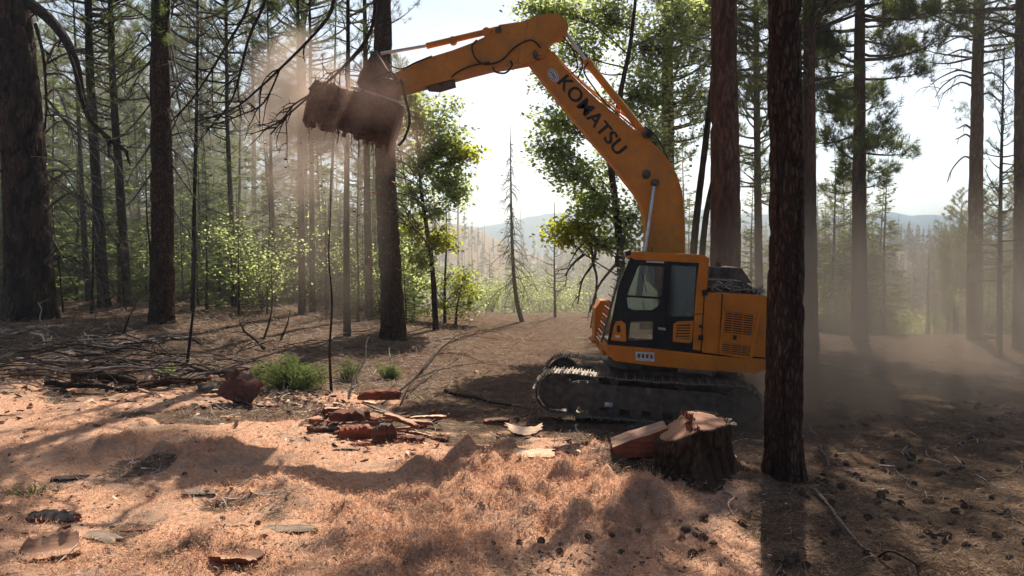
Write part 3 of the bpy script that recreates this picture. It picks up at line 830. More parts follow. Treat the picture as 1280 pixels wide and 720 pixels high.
def shrub(name, label, px, py, rx, ry, n, mats, size, seed, needle=False):
    rs = np.random.RandomState(seed)
    b = gp(px, py); root = empty(name, b, label, 'shrub'); g = Geo()
    sx = rx / FPX * b.y; sz = ry / FPX * b.y
    cs = []; ds = []
    for q in range(n):
        a = rs.rand() * 2 * pi; rr = rs.rand() ** .5
        e = Vector((cos(a) * sx * rr, sin(a) * sx * .7 * rr, sz * (1.1 - rr * .7) * (.6 + .5 * rs.rand())))
        s = Vector((e.x * .3, e.y * .3, -.03)); m_ = s.lerp(e, .55) + Vector((0, 0, .1 * sz))
        V, F = tube([s, m_, e], [.01, .007, .003], 3); g.add(V, F, 0, .6)
        for t in (.5, .75, 1):
            cs.append(tuple(s.lerp(e, t) + Vector((0, 0, .05)))); d = (e - s).normalized(); ds.append(tuple(d))
    if needle:
        nn = n * 5; v = rs.randn(nn, 3); v /= np.linalg.norm(v, axis=1)[:, None]; v *= rs.rand(nn, 1) ** .4
        cs = v * np.array([sx, sx * .6, sz * .55]) + np.array([0, 0, sz * .45]); cs[:, 2] = np.maximum(cs[:, 2] * (.6 + .5 * noise(cs[:, 0] * 4 + 9, cs[:, 1] * 4, seed)), .02)
        ds = rs.randn(nn, 3) * .7 + np.array([0, 0, .1]); ds /= np.linalg.norm(ds, axis=1)[:, None]
        tufts(g, cs, ds, size * .75, 14, .012, 1, rs)
    else: leaves(g, np.repeat(np.array(cs), 7, 0) + rs.randn(len(cs) * 7, 3) * .07, size, 1, rs)
    link('foliage', g.mesh('foliage', [M['twig'], M[mats]]), root)
shrub('shrub', 'low bright green feathery conifer shrub behind the red wood pile', 365, 486, 52, 46, 130, 'fir', .17, 3, True)
shrub('shrub', 'small green sprig beside the thin black sapling, on its right', 435, 476, 16, 34, 24, 'fir', .12, 4, True)
shrub('shrub', 'small round green shrub right of the sapling sprig', 486, 474, 17, 24, 30, 'fir', .13, 5, True)
shrub('shrub', 'little yellow green tuft in the brush pile', 207, 470, 12, 14, 14, 'broad', .07, 6)
shrub('shrub', 'low dull green plants at the left edge of the sawdust', 40, 622, 45, 16, 26, 'fir', .06, 7, True)

# ---------------------------------------------------------------- background wood: shared meshes, one object per tree
def straight(H_, r, seed):
    rs = np.random.RandomState(seed)
    P = [Vector((0.05 * H_ * .1 * rs.randn() * (k / 6), .05 * H_ * .1 * rs.randn() * (k / 6), -.3 + (H_ + .3) * k / 6)) for k in range(7)]
    path, t = resample(catmull(P, 4), .5)
    rad = r * (1 - .93 * np.clip(np.array([p.z for p in path]) / H_, 0, 1))
    return path, rad
kinds = {}
def proto(kind, idx, H_, r, bark, fn):
    path, rad = straight(H_, r, idx * 7 + 1)
    g = trunk_mesh(path, rad, 8, None, .03, idx, .25, .3, ka=4)
    tm = g.mesh('trunk', [M[bark]])
    g = Geo(); mats = fn(g, mk_tp(path)); cm = g.mesh('crown', mats)
    kinds.setdefault(kind, []).append((tm, cm))
def fir_fn(H_, nb, Lm, seed, **kw):
    def f(g, tp):
        fir_crown(g, tp, H_, H_ * kw.get('lo', .08), nb, Lm, np.random.RandomState(seed), dens=kw.get('dens', 1), fw=kw.get('fw', .05)); return [M['twig'], M['fir']]
    return f
for k in range(4): proto('fir', k, 7 + k, .10, 'bark_dark', fir_fn(7 + k, 80 + 10 * k, 1.5 + .12 * k, 100 + k, dens=1.15))
for k in range(3): proto('young', k, 3 + k * .8, .045, 'bark_dark', fir_fn(3 + k * .8, 42, .8 + .1 * k, 200 + k, dens=1.2, fw=.04, lo=.04))
for k in range(3): proto('pole', k, 13 + 2 * k, .14, 'bark_dark', (lambda H_, s: lambda g, tp: (dead_crown(g, tp, H_ * .75, 1.2, 70, 1.5, np.random.RandomState(s), 0, -.25, -.7, 2, .013), pine_crown(g, tp, H_, .1, H_ * .6, 60, 2.3, .36, 16, .9, np.random.RandomState(s + 1), 'round', w=.026, wood=0, fol=1))and [M['twig'], M['pine']])(13 + 2 * k, 300 + k))
for k in range(3): proto('pine', k, 15 + 2 * k, .2, 'bark_dark', (lambda H_, s: lambda g, tp: pine_crown(g, tp, H_, .1, H_ * .28, 95, 3.2, .42, 16, .9, np.random.RandomState(s), 'round', w=.032) or [M['twig'], M['pine']])(15 + 2 * k, 400 + k))
for k in range(4): proto('snag', k, 8 + 2.5 * k, .11, 'bark_grey', (lambda H_, s: lambda g, tp: dead_crown(g, tp, H_, H_ * .25, 40, .8, np.random.RandomState(s), 0, -.3, -.6, 1, .012) or [M['twig']])(8 + 2.5 * k, 500 + k))
for k in range(2): proto('brushy', k, 5 + 2 * k, .05, 'bark_burnt', (lambda H_, s: lambda g, tp: dead_crown(g, tp, H_, .3, 70, 1.9, np.random.RandomState(s), 0, -.1, -.5, 3, .011) or [M['twig']])(5 + 2 * k, 600 + k))

def bush_crown(seed, H_):
    def f(g, tp):
        rs = np.random.RandomState(seed); cs = []
        for q in range(16):
            P_ = bough((0, 0, .05), rs.rand() * 6.28, 1.1 + rs.randn() * .2, H_ * (.6 + .5 * rs.rand()), -.3, .12, 6, rs)
            V, F = tube(P_, np.linspace(.02, .006, 7), 4); g.add(V, F, 0, .6)
            for p in P_[2:]:
                for _ in range(5): cs.append(tuple(p + Vector(rs.randn(3) * .28)))
        cs = np.repeat(np.array(cs), 9, 0) + rs.randn(len(cs) * 9, 3) * .13
        leaves(g, cs, .09, 1, rs)
        return [M['twig'], M['broad']]
    return f
for k in range(3): proto('leafybush', k, 2.4 + .6 * k, .03, 'bark_dark', bush_crown(700 + k, 2.6 + .6 * k))
rp = np.random.RandomState(77)
BANDS = [(-99, 18, 'at the far left edge, beyond the huge dark pine'), (18, 66, 'behind the huge dark pine'), (66, 100, 'just right of the huge dark pine'), (100, 140, 'beside the two dark leaning trunks'), (140, 188, 'left of the straight red brown trunk'),
         (188, 224, 'behind the straight red brown trunk'), (224, 270, 'right of the straight red brown trunk'), (270, 318, 'well left of the dust plume'), (318, 360, 'at the left side of the dust plume'), (360, 410, 'inside the dust plume'),
         (410, 450, 'below the cutting head'), (450, 512, 'behind the big dusty trunk'), (512, 560, 'right of the big dusty trunk'), (560, 605, 'above the bright green bush'), (605, 640, 'left of the bare curved snag'), (640, 675, 'around the bare curved snag'),
         (675, 715, 'in the gap right of the bare snag'), (715, 760, 'left of the excavator cab'), (760, 860, 'behind the excavator cab'), (860, 955, 'behind the excavator engine'), (955, 1030, 'close to the nearest dark trunk'), (1030, 1060, 'left of the bushy pine'),
         (1060, 1100, 'behind the bushy pine'), (1100, 1140, 'right of the bushy pine'), (1140, 1190, 'around the charred stub'), (1190, 1240, 'behind the tall pale pine'), (1240, 1400, 'at the right edge')]
def band(px):
    for a_, b_, s in BANDS:
        if a_ <= px < b_: return s
    return BANDS[-1][2]
placed = []
def scatter(kind, name, label, group, n, x0, x1, y0, y1, smin, smax, cat='tree', pxmode=True, mind=1.2, avoid=None, mats=None):
    c = 0; tries = 0
    while c < n and tries < n * 40:
        tries += 1
        Y = y0 + (y1 - y0) * rp.rand() ** 1.1
        px = x0 + (x1 - x0) * rp.rand()
        if avoid and avoid(px, Y): continue
        x = (px - 640) / FPX * Y
        if any((x - a) ** 2 + (Y - b_) ** 2 < mind ** 2 for a, b_ in placed): continue
        placed.append((x, Y))
        tm, cm = kinds[kind][rp.randint(len(kinds[kind]))]
        s = smin + (smax - smin) * rp.rand()
        q_ = (s - smin) / (smax - smin)
        root = empty(name, (x, Y, float(H(x, Y)) - .05), ('low ', 'tall ')[q_ > .5] + ('nearer ', 'farther ')[Y > (y0 + y1) / 2] + label + ' ' + band(px), cat, group)
        root.scale = (s * (.9 + .2 * rp.rand()),) * 2 + (s,)
        root.rotation_euler = (rp.randn() * .025, rp.randn() * .025, rp.rand() * 6.28)
        link('trunk', tm, root); link('crown', cm, root)
        c += 1
for o_ in list(C.objects):
    if o_.get('category') == 'tree': placed.append((o_.location.x, o_.location.y))
scatter('fir', 'fir_tree', 'green fir', 'green firs behind the left trunks', 58, -30, 500, 36, 60, .8, 1.3)
scatter('leafybush', 'leafy_bush', 'yellow green leafy bush', 'leafy bushes under the left wood', 5, 60, 600, 35, 50, .7, 1.3, cat='bush')
scatter('leafybush', 'leafy_bush', 'hazy leafy bush', 'leafy bushes beyond the brow', 5, 590, 800, 41, 60, .6, 1.1, cat='bush', mind=.8)
scatter('leafybush', 'leafy_bush', 'dusty leafy bush', 'leafy bushes on the right', 10, 1010, 1300, 38, 55, .5, 1.0, cat='bush')
scatter('young', 'young_fir', 'bushy little fir', 'small firs behind the left trunks', 60, -20, 520, 35, 50, .8, 1.5)
scatter('brushy', 'dead_conifer', 'bare dead conifer', 'dead brushy conifers on the left', 22, -30, 470, 33, 46, .7, 1.25)
scatter('pole', 'slim_pine', 'slim bare stemmed pine', 'slim pines deep in the left wood', 12, -30, 500, 38, 75, 1.0, 1.5)
scatter('pine', 'pine_tree', 'dark full crowned pine', 'full crowned pines deep in the left wood', 16, -40, 450, 42, 85, .9, 1.35)
scatter('young', 'young_fir', 'little hazy fir', 'small firs in the central gap', 40, 560, 770, 50, 85, .9, 1.6)
scatter('fir', 'fir_tree', 'hazy fir down slope', 'hazy firs in the central gap', 26, 580, 800, 65, 120, .55, .95)
scatter('snag', 'dead_pine', 'thin burnt snag', 'distant burnt snags in the gap', 34, 555, 780, 80, 190, .9, 1.6)
scatter('snag', 'dead_pine', 'thin grey snag', 'grey snags in the left wood', 16, 180, 600, 60, 130, 1.1, 1.8)
scatter('fir', 'fir_tree', 'hazy green fir', 'hazy firs behind the right trunks', 34, 800, 1112, 40, 75, .7, 1.1, avoid=lambda p, Y: False)
scatter('fir', 'fir_tree', 'hazy green fir', 'hazy firs at the right edge', 14, 1185, 1330, 42, 80, .75, 1.15)
scatter('pine', 'young_pine', 'soft hazy pine', 'soft pines behind the bushy pine', 4, 1000, 1100, 46, 64, .45, .65)
scatter('fir', 'fir_tree', 'broad hazy fir', 'broad firs behind the bushy pine', 9, 1000, 1112, 40, 55, .8, 1.15)
scatter('pine', 'young_pine', 'soft hazy pine', 'soft pines at the right edge', 7, 1185, 1300, 42, 60, .42, .62)
scatter('young', 'young_fir', 'pale young conifer', 'small conifers on the right', 14, 1010, 1300, 40, 60, .6, 1.1)
scatter('snag', 'dead_pine', 'thin hazy snag', 'snags on the right slope', 14, 1100, 1250, 60, 140, .6, 1.2)

# the far-off wooded slopes read as one mass each
def far_wood(label, n, f, hs, seed, snag=.15):
    rs = np.random.RandomState(seed); g = Geo()
    for q in range(n):
        x, y = f(rs); z = float(H(x, y)); h = hs * (.55 + .8 * rs.rand()); w = h * (.16 + .08 * rs.rand())
        if rs.rand() < snag:
            V, F = tube([(x, y, z - 1), (x + rs.randn() * .3, y, z + h * .8)], [.22, .05], 3); g.add(V, F, 1, .5); continue
        tb = rs.rand()
        V, F = tube([(x, y, z - 1), (x, y, z + h * .9)], [.2, .05], 3); g.add(V, F, 1, .5)
        k = 46
        t = rs.rand(k) ** .8; a = rs.rand(k) * 2 * pi; L_ = w * (1.05 - t) * (.6 + .7 * rs.rand(k)) + .15
        A = np.stack([np.full(k, x), np.full(k, y), z + h * (.1 + .9 * t)], 1)
        d = np.stack([np.cos(a), np.sin(a), np.full(k, -.25)], 1)
        s = np.stack([-np.sin(a), np.cos(a), rs.randn(k) * .5], 1)
        B = A + d * L_[:, None]
        W_ = (L_ * .45 + .1)[:, None]
        V = np.stack([A + np.array([0, 0, .5]), A + d * L_[:, None] * .6 + s * W_, B, A + d * L_[:, None] * .6 - s * W_], 1).reshape(-1, 3)
        i = np.arange(k) * 4
        g.add(V, np.concatenate([np.stack([i, i + 1, i + 2], 1), np.stack([i, i + 2, i + 3], 1)]), 0, np.repeat(tb * .5 + .4 * rs.rand(k), 4))
    tag(link('distant_wood', g.mesh('distant_wood', [M['far_conifer'], M['bark_dark']])), label, 'wood', kind='stuff')
def fr(rs):
    Y = 130 + 400 * rs.rand(); return ((700 + 650 * rs.rand() - 640) / FPX * Y, Y)
far_wood('dark hazy conifer wood covering the far right slope', 1000, fr, 15, 3, .12)
def fl(rs):
    Y = 110 + 260 * rs.rand(); return ((-60 + 760 * rs.rand() - 640) / FPX * Y, Y)
far_wood('brown and green burnt wood on the far left slope', 900, fl, 10, 4, .5)
# ================================================================ THE EXCAVATOR
YC = 19.5
TILT = radians(3.2)
ex_base = at(806, 524, 18.0); ex_base.y = YC; ex_base.x *= 1.0
ex_base.z = float(H(ex_base.x, YC)) + .02
ex_base.z = float(H0(ex_base.x, YC)) - .0
EXM = Matrix.Translation(ex_base) @ Matrix.Rotation(TILT, 4, 'Y')
EXI = EXM.inverted()
ex = empty('excavator', ex_base, 'orange tracked excavator with boom raised to the left, working among the trees', 'excavator')
ex.matrix_world = EXM
def P(px, py, d):
    """pixel on the plane d metres behind the machine's centre line -> machine coordinates"""
    q = EXI @ at(px, py, YC + d); q.y = d
    return q

def paint(name, c, c2, dirt=(0.16, 0.11, 0.08), dl=.52, rough=.5):
    m, N, L, b = newmat(name); nt = m.node_tree
    col = mix(nt, ramp(nt, nz(nt, 2.2, 5), .3, .7), c, c2)
    geo = N.new('ShaderNodeNewGeometry'); sp = N.new('ShaderNodeSeparateXYZ'); L.new(geo.outputs['Normal'], sp.inputs[0])
    up = ramp(nt, sp.outputs[2], .2, .95)
    mul = N.new('ShaderNodeMath'); mul.operation = 'MAXIMUM'
    mm = N.new('ShaderNodeMath'); mm.operation = 'MULTIPLY'; L.new(up, mm.inputs[0]); mm.inputs[1].default_value = .6
    L.new(ramp(nt, nz(nt, 11, 8, rough=.75), dl, dl + .18), mul.inputs[0]); L.new(mm.outputs[0], mul.inputs[1])
    m2 = N.new('ShaderNodeMath'); m2.operation = 'MULTIPLY'; L.new(mul.outputs[0], m2.inputs[0]); m2.inputs[1].default_value = .75
    col = mix(nt, m2.outputs[0], col, dirt)
    col = mix(nt, ramp(nt, nz(nt, 9, 5, (1, 1, .12), rough=.7), .56, .74), col, tuple(x * .45 + .02 for x in c))
    col = mix(nt, ramp(nt, nz(nt, 26, 4, (.15, 1, 1), rough=.7), .66, .72), col, dirt)
    L.new(col, b.inputs['Base Color']); b.inputs['Roughness'].default_value = rough; b.inputs['Specular IOR Level'].default_value = .22
    bump(nt, b, nz(nt, 30, 3), .08, .01)
    return m
M['orange'] = paint('orange_paint', (0.64, 0.195, 0.015), (0.50, 0.15, 0.014), (0.2, 0.12, 0.065), .54)
M['boom_paint'] = paint('boom_paint', (0.64, 0.225, 0.026), (0.50, 0.17, 0.022), (0.30, 0.18, 0.095), .48)
M['black'] = paint('black_paint', (0.018, 0.016, 0.015), (0.03, 0.026, 0.024), (0.09, 0.07, 0.055), .55, .45)
M['dark_steel'] = mat_noise('dark_steel', (0.07, 0.05, 0.036), (0.15, 0.11, 0.078), 6, rough=.75, metal=.1, bstr=.3, bdist=.01)
M['track_steel'] = mat_noise('track_steel', (0.26, 0.20, 0.15), (0.12, 0.085, 0.06), 9, rough=.62, metal=.25, bstr=.3, bdist=.01)
M['chrome'] = mat_noise('chrome_rod', (0.6, 0.58, 0.55), (0.45, 0.42, 0.4), 5, rough=.28, metal=.85, bstr=0)
M['rubber'] = mat_noise('rubber_hose', (0.02, 0.018, 0.017), (0.05, 0.04, 0.035), 8, rough=.6, bstr=.1)
M['white'] = mat_noise('white_decal', (0.62, 0.6, 0.56), (0.45, 0.42, 0.38), 12, rough=.6, bstr=0)
M['ink'] = mat_noise('black_decal', (0.022, 0.02, 0.018), (0.045, 0.035, 0.03), 12, rough=.6, bstr=0)
M['rusty'] = mat_noise('rusty_steel', (0.16, 0.065, 0.035), (0.07, 0.04, 0.03), 9, rough=.8, bstr=.5, bdist=.02, metal=.2)
m, N, L, b_ = newmat('cab_glass'); N.remove(b_)
gl = N.new('ShaderNodeBsdfGlossy'); gl.inputs['Roughness'].default_value = .05; gl.inputs[0].default_value = (.75, .8, .76, 1)
tr = N.new('ShaderNodeBsdfTransparent'); tr.inputs[0].default_value = (.6, .68, .62, 1)
df = N.new('ShaderNodeBsdfDiffuse'); df.inputs[0].default_value = (.30, .30, .25, 1)
m1 = N.new('ShaderNodeMixShader'); m1.inputs[0].default_value = .16; L.new(tr.outputs[0], m1.inputs[1]); L.new(gl.outputs[0], m1.inputs[2])
m2 = N.new('ShaderNodeMixShader'); m2.inputs[0].default_value = .22; L.new(m1.outputs[0], m2.inputs[1]); L.new(df.outputs[0], m2.inputs[2])
L.new(m2.outputs[0], N['Material Output'].inputs['Surface']); M['glass'] = m

def bm_obj(name, bm, mat, parent, bev=0, smooth=True):
    if bev:
        es = [e for e in bm.edges if len(e.link_faces) == 2 and e.calc_face_angle(0) > .35]
        bmesh.ops.bevel(bm, geom=es, offset=bev, segments=2, affect='EDGES', profile=.6, clamp_overlap=True)
    bmesh.ops.recalc_face_normals(bm, faces=bm.faces)
    me = bpy.data.meshes.new(name); bm.to_mesh(me); bm.free()
    me.materials.append(M[mat])
    if smooth:
        me.polygons.foreach_set('use_smooth', [True] * len(me.polygons))
        me.update()
        try: me.set_sharp_from_angle(angle=radians(32))
        except Exception: pass
    return link(name, me, parent)

def prism_bm(pts, d0, d1):
    bm = bmesh.new()
    a = [bm.verts.new((p[0], d0, p[1])) for p in pts]
    b = [bm.verts.new((p[0], d1, p[1])) for p in pts]
    bm.faces.new(a); bm.faces.new(b[::-1])
    n = len(pts)
    for i in range(n): bm.faces.new((a[i], b[i], b[(i + 1) % n], a[(i + 1) % n]))
    return bm
def prism(name, px, d0, d1, mat, parent=None, bev=.015, loc=None):
    pts = [(lambda q: (q.x, q.z))(P(x, y, d0)) for x, y in px] if loc is None else loc
    return bm_obj(name, prism_bm(pts, d0, d1), mat, parent or ex, bev)

def plate(name, outer, holes, d0, th, mat, parent=None, bev=.006):
    """flat plate with openings (2D curve filled, then a mesh), outline in pixels"""
    cu = bpy.data.curves.new(name, 'CURVE'); cu.dimensions = '2D'; cu.fill_mode = 'BOTH'; cu.extrude = th / 2; cu.bevel_depth = bev; cu.bevel_resolution = 1
    for poly in [outer] + holes:
        s = cu.splines.new('POLY'); s.points.add(len(poly) - 1); s.use_cyclic_u = True
        for i, (x, y) in enumerate(poly):
            q = P(x, y, d0); s.points[i].co = (q.x, q.z, 0, 1)
    tmp = bpy.data.objects.new('tmp', cu); C.objects.link(tmp)
    me = bpy.data.meshes.new_from_object(tmp); bpy.data.objects.remove(tmp); bpy.data.curves.remove(cu)
    me.transform(Matrix.Translation((0, d0 + th / 2, 0)) @ Matrix.Rotation(pi / 2, 4, 'X'))
    me.materials.clear(); me.materials.append(M[mat]); me.name = name
    return link(name, me, parent or ex)

def rod(name, a, b, r, mat, parent=None, seg=14, caps=True):
    g = Geo(); tube_capped(g, [a, b], [r, r], seg)
    o = link(name, g.mesh(name, [M[mat]]), parent or ex)
    try: o.data.set_sharp_from_angle(angle=radians(40))
    except Exception: pass
    return o
def hose(name, px, d, r=.022, parent=None, mat='rubber'):
    pts = catmull([P(x, y, dd) for (x, y), dd in zip(px, d if hasattr(d, '__len__') else [d] * len(px))], 6)
    g = Geo(); tube_capped(g, pts, np.full(len(pts), r), 7)
    return link(name, g.mesh(name, [M[mat]]), parent or ex)

# --- undercarriage -------------------------------------------------
bm = bmesh.new()
g = Geo(); boxg(g, (0, 0, .62), (1.9, 1.7, .42)); boxg(g, (0, 0, .88), (1.4, 1.4, .16))
o = link('undercarriage_frame', g.mesh('undercarriage_frame', [M['dark_steel']], False), ex)
g = Geo(); tube_capped(g, [(0, 0, .9), (0, 0, 1.12)], [.68, .68], 40)
link('slew_ring', g.mesh('slew_ring', [M['dark_steel']], False), ex)

shoe_me = None
g = Geo(); boxg(g, (0, 0, 0), (.176, .60, .022))
for q, h in ((-.07, .055), (0, .03), (.07, .035)): boxg(g, (q, 0, .011 + h / 2), (.022, .60, h))
shoe_me = g.mesh('track_shoe', [M['track_steel']], False)
g = Geo(); tube_capped(g, [(0, -.16, 0), (0, .16, 0)], [.12, .12], 18); tube_capped(g, [(0, -.19, 0), (0, .19, 0)], [.05, .05], 10)
roller_me = g.mesh('roller', [M['dark_steel']], False)
HL = 1.93; RT = .44
TRK_C = P(678, 490, -1.55).x + HL + RT + .03
for side in (-1, 1):
    yc = side * 1.25
    g = Geo()
    sh = Matrix.Translation((TRK_C, yc, 0))
    yaw = Matrix.Rotation(radians(-7), 4, 'Z')
    tk = bpy.data.objects.new('track', None)
    fr_bm = bmesh.new()
    pts = [(-HL - .1, .42), (-HL, .3), (-HL + .4, .22), (HL - .4, .22), (HL, .3), (HL + .1, .42), (HL - .1, .62), (HL - .5, .72), (-HL + .5, .72), (-HL + .1, .62)]
    tk = bm_obj('track', prism_bm(pts, -.17, .17), 'dark_steel', ex, .02)
    tk.matrix_local = yaw @ sh
    # run of shoes round the two wheels
    per = 4 * HL + 2 * pi * RT; nsh = int(per / .19)
    for k in range(nsh):
        s = per * k / nsh
        if s < 2 * HL: x, z, a = -HL + s, .03 + 2 * RT, 0
        elif s < 2 * HL + pi * RT: th = (s - 2 * HL) / RT; x, z, a = HL + RT * sin(th), .03 + RT + RT * cos(th), th
        elif s < 4 * HL + pi * RT: x, z, a = HL - (s - 2 * HL - pi * RT), .03, pi
        else: th = (s - 4 * HL - pi * RT) / RT; x, z, a = -HL - RT * sin(th), .03 + RT - RT * cos(th), pi + th
        if a == 0: z -= .035 * math.sin(pi * (x + HL) / (2 * HL)) ** 2 + .01 * sin(x * 9)
        o = link('track_shoe', shoe_me, tk); o.location = (x, 0, z); o.rotation_euler = (0, a, 0)
    g = Geo()
    for k in range(nsh):
        pass
    for k in range(8):
        o = link('track_roller', roller_me, tk); o.location = (-HL + .35 + (2 * HL - .7) * k / 7, 0, .17)
    for k in (-1, 1):
        o = link('carrier_roller', roller_me, tk); o.location = (k * .7, 0, .8); o.scale = (.8, .8, .8)
    for nm, xx, teeth in (('idler_wheel', -HL, 0), ('drive_sprocket', HL, 21)):
        g = Geo(); tube_capped(g, [(0, -.12, 0), (0, .12, 0)], [RT - .06, RT - .06], 36); tube_capped(g, [(0, -.2, 0), (0, .2, 0)], [.17, .17], 20)
        tube_capped(g, [(0, -.15, 0), (0, .15, 0)], [RT - .15, RT - .15], 30)
        for q in range(teeth):
            a = q * 2 * pi / teeth; boxg(g, ((RT - .04) * cos(a), 0, (RT - .04) * sin(a)), (.06, .08, .07), Matrix.Rotation(-a, 3, 'Y'))
        o = link(nm, g.mesh(nm, [M['dark_steel']], False), tk); o.location = (xx, 0, RT + .03)
    # pale maker plate & bolts low on the near frame
    if side < 0:
        g = Geo(); boxg(g, (-.8, -.185, .30), (.17, .02, .09)); link('plate', g.mesh('plate', [M['white']]), tk)
        g = Geo(); boxg(g, (0, 0, 0), (.05, .03, .035)); bolt_me = g.mesh('bolt', [M['track_steel']], False)
        for q in (-1.2, -1.0, -.55, -.35): o = link('bolt', bolt_me, tk); o.location = (q, -.182, .25)
        g = Geo(); tube_capped(g, [(-.0, -.24, .66), (-.0, -.16, .66)], [.075, .075], 16)
        link('tensioner_cap', g.mesh('tensioner_cap', [M['track_steel']], False), tk)

# --- upper structure -----------------------------------------------
NS = -1.38        # near side plane
prism('revolving_frame', [(758, 430), (820, 436), (898, 445), (958, 449), (964, 452), (958, 462), (943, 467), (823, 458), (768, 451), (760, 444)], NS - .02, 1.38, 'orange', bev=.03)
prism('engine_housing', [(879, 367), (903, 366), (958, 370), (958, 447), (898, 443), (876, 440)], NS, 1.36, 'orange', bev=.03)
prism('counterweight', [(960, 372), (974, 378), (980, 400), (979, 440), (970, 461), (960, 465)], NS + .04, 1.34, 'orange', bev=.05)
prism('side_door_pillar', [(876, 330), (885, 330), (884, 367), (879, 440), (872, 439)], NS + .03, -.5, 'orange', bev=.01)
# service door with seams, frame, two grilles
sd = prism('service_door', [(905, 384), (951, 389), (939, 448), (899.5, 441)], NS - .035, NS - .005, 'orange', bev=.008)
gr = plate('grille_frame', [(904, 383), (952, 388), (940, 449.5), (898.5, 442.5)], [[(906.5, 386), (947, 390.5), (936.5, 446.5), (901.5, 440)]], NS - .052, .02, 'orange', sd, .003)
def grille(x0, y0, x1, y1, skew, n, nm='grille_slat', base=True):
    if base: prism('grille_backing', [(x0, y0), (x1, y0 + 4), (x1 - skew, y1 + 4), (x0 - skew, y1)], NS - .04, NS - .03, 'black', sd, 0)
    for k in range(n):
        t = (k + .5) / n; y = y0 + (y1 - y0) * t; s = skew * t
        prism(nm, [(x0 - s, y - .8), (x1 - s, y + 3.2), (x1 - s, y + 4.4), (x0 - s, y + .5)], NS - .06, NS - .042, 'orange' , sd, 0)
grille(908, 389, 942, 415, 3, 9)
grille(904, 428, 938, 443, 2, 6)
prism('grille_divider', [(916, 388), (917, 388), (914, 442), (913, 442)], NS - .066, NS - .06, 'orange', sd, 0)
prism('grille_divider', [(929, 389), (930, 389), (927, 443), (926, 443)], NS - .066, NS - .06, 'orange', sd, 0)
prism('latch', [(917, 419), (921, 419.5), (920.5, 425), (916.5, 424)], NS - .06, NS - .03, 'black', sd, .003)
for nm, q in (('panel_seam', [(902.4, 367), (903.6, 367), (900.4, 443), (899.2, 443)]), ('panel_seam', [(879.6, 368), (881, 368), (877, 440), (875.4, 440)]), ('panel_seam', [(762, 429), (878, 439.5), (878, 441), (762, 430.5)])):
    prism(nm, q, NS - .026, NS - .01, 'black', None, 0)
prism('hinge', [(874, 419), (879, 419), (879, 426), (873, 425)], NS - .07, NS + .01, 'black', None, .006)
prism('hinge', [(878, 363), (884, 362), (885, 369), (879, 370)], NS - .08, NS, 'black', None, .01)
prism('hinge', [(874, 406), (877, 406), (877, 410), (874, 410)], NS - .05, NS - .01, 'black', None, .002)
# engine hood, exhaust hump
prism('engine_hood', [(886, 350), (930, 352), (951, 366), (951, 371), (884, 369)], -.9, 1.3, 'dark_steel', bev=.04)
prism('hood_hump', [(889, 334), (927, 335), (940, 354), (886, 352)], .1, 1.25, 'dark_steel', bev=.05)
ep = P(897, 334, .7); rod('exhaust_pipe', ep, ep + Vector((0, 0, .12)), .06, 'dark_steel')
# right-hand tool box in front, seen past the cab
prism('tool_box', [(744, 386), (751, 376), (764, 375), (764, 434), (748, 434), (743, 428)], .75, 1.36, 'orange', bev=.03)
prism('step', [(740, 425), (758, 427), (758, 431), (740, 429)], .4, 1.2, 'orange', bev=.006)
prism('front_deck', [(752, 430), (800, 433), (800, 447), (754, 444)], -.3, 1.36, 'orange', bev=.02)
# --- cab ------------------------------------------------------------
CN, CF = -1.40, -.42
prism('cab_roof', [(789, 317), (792, 315), (880, 319), (887, 323), (886, 332), (874, 329), (793, 325.5), (787, 322)], CN, CF, 'orange', bev=.025)
prism('cab_floor', [(760, 427), (873, 437), (872, 440), (760, 431)], CN, CF, 'black', bev=.005)
doorout = [(790, 324.5), (874, 329), (873, 352), (867, 436), (762, 427.5), (766, 405), (776, 356)]
h_win = [(797.5, 333), (800, 331.5), (829, 333), (831, 335), (827.5, 370), (825, 371.5), (785, 369.5), (784, 367)]
h_low = [(783, 372), (785, 371), (824, 373.5), (827, 375), (822, 384), (815, 388), (792, 388), (785, 385)]
h_bot = [(788, 402.5), (791, 401.5), (815, 401.5), (817, 403), (816, 424), (814, 425), (787, 425.5), (785, 424)]
h_rear = [(839, 331), (871, 333), (868, 392), (866, 396), (838, 396), (836, 393)]
door = plate('cab_door', doorout, [h_win, h_low, h_bot, h_rear], CN + .004, .05, 'black', None, .006)
for nm, hh in (('window_pane', h_win), ('window_pane', h_low), ('window_pane', h_bot), ('window_pane', h_rear)):
    cx = sum(p[0] for p in hh) / len(hh); cy_ = sum(p[1] for p in hh) / len(hh)
    prism(nm, [(cx + (x - cx) * 1.02, cy_ + (y - cy_) * 1.02) for x, y in hh], CN + .022, CN + .028, 'glass', door, 0)
prism('door_pillar', [(834.5, 327), (837.5, 327), (835.5, 430), (832.5, 430)], CN - .022, CN - .004, 'black', door, .004)
prism('door_handle', [(823, 409), (832, 410), (832, 413), (823, 412)], CN - .06, CN - .02, 'chrome', door, .004)
hose('grab_rail', [(836, 345), (835.5, 370), (834, 392)], CN - .07, .012, door, 'black')
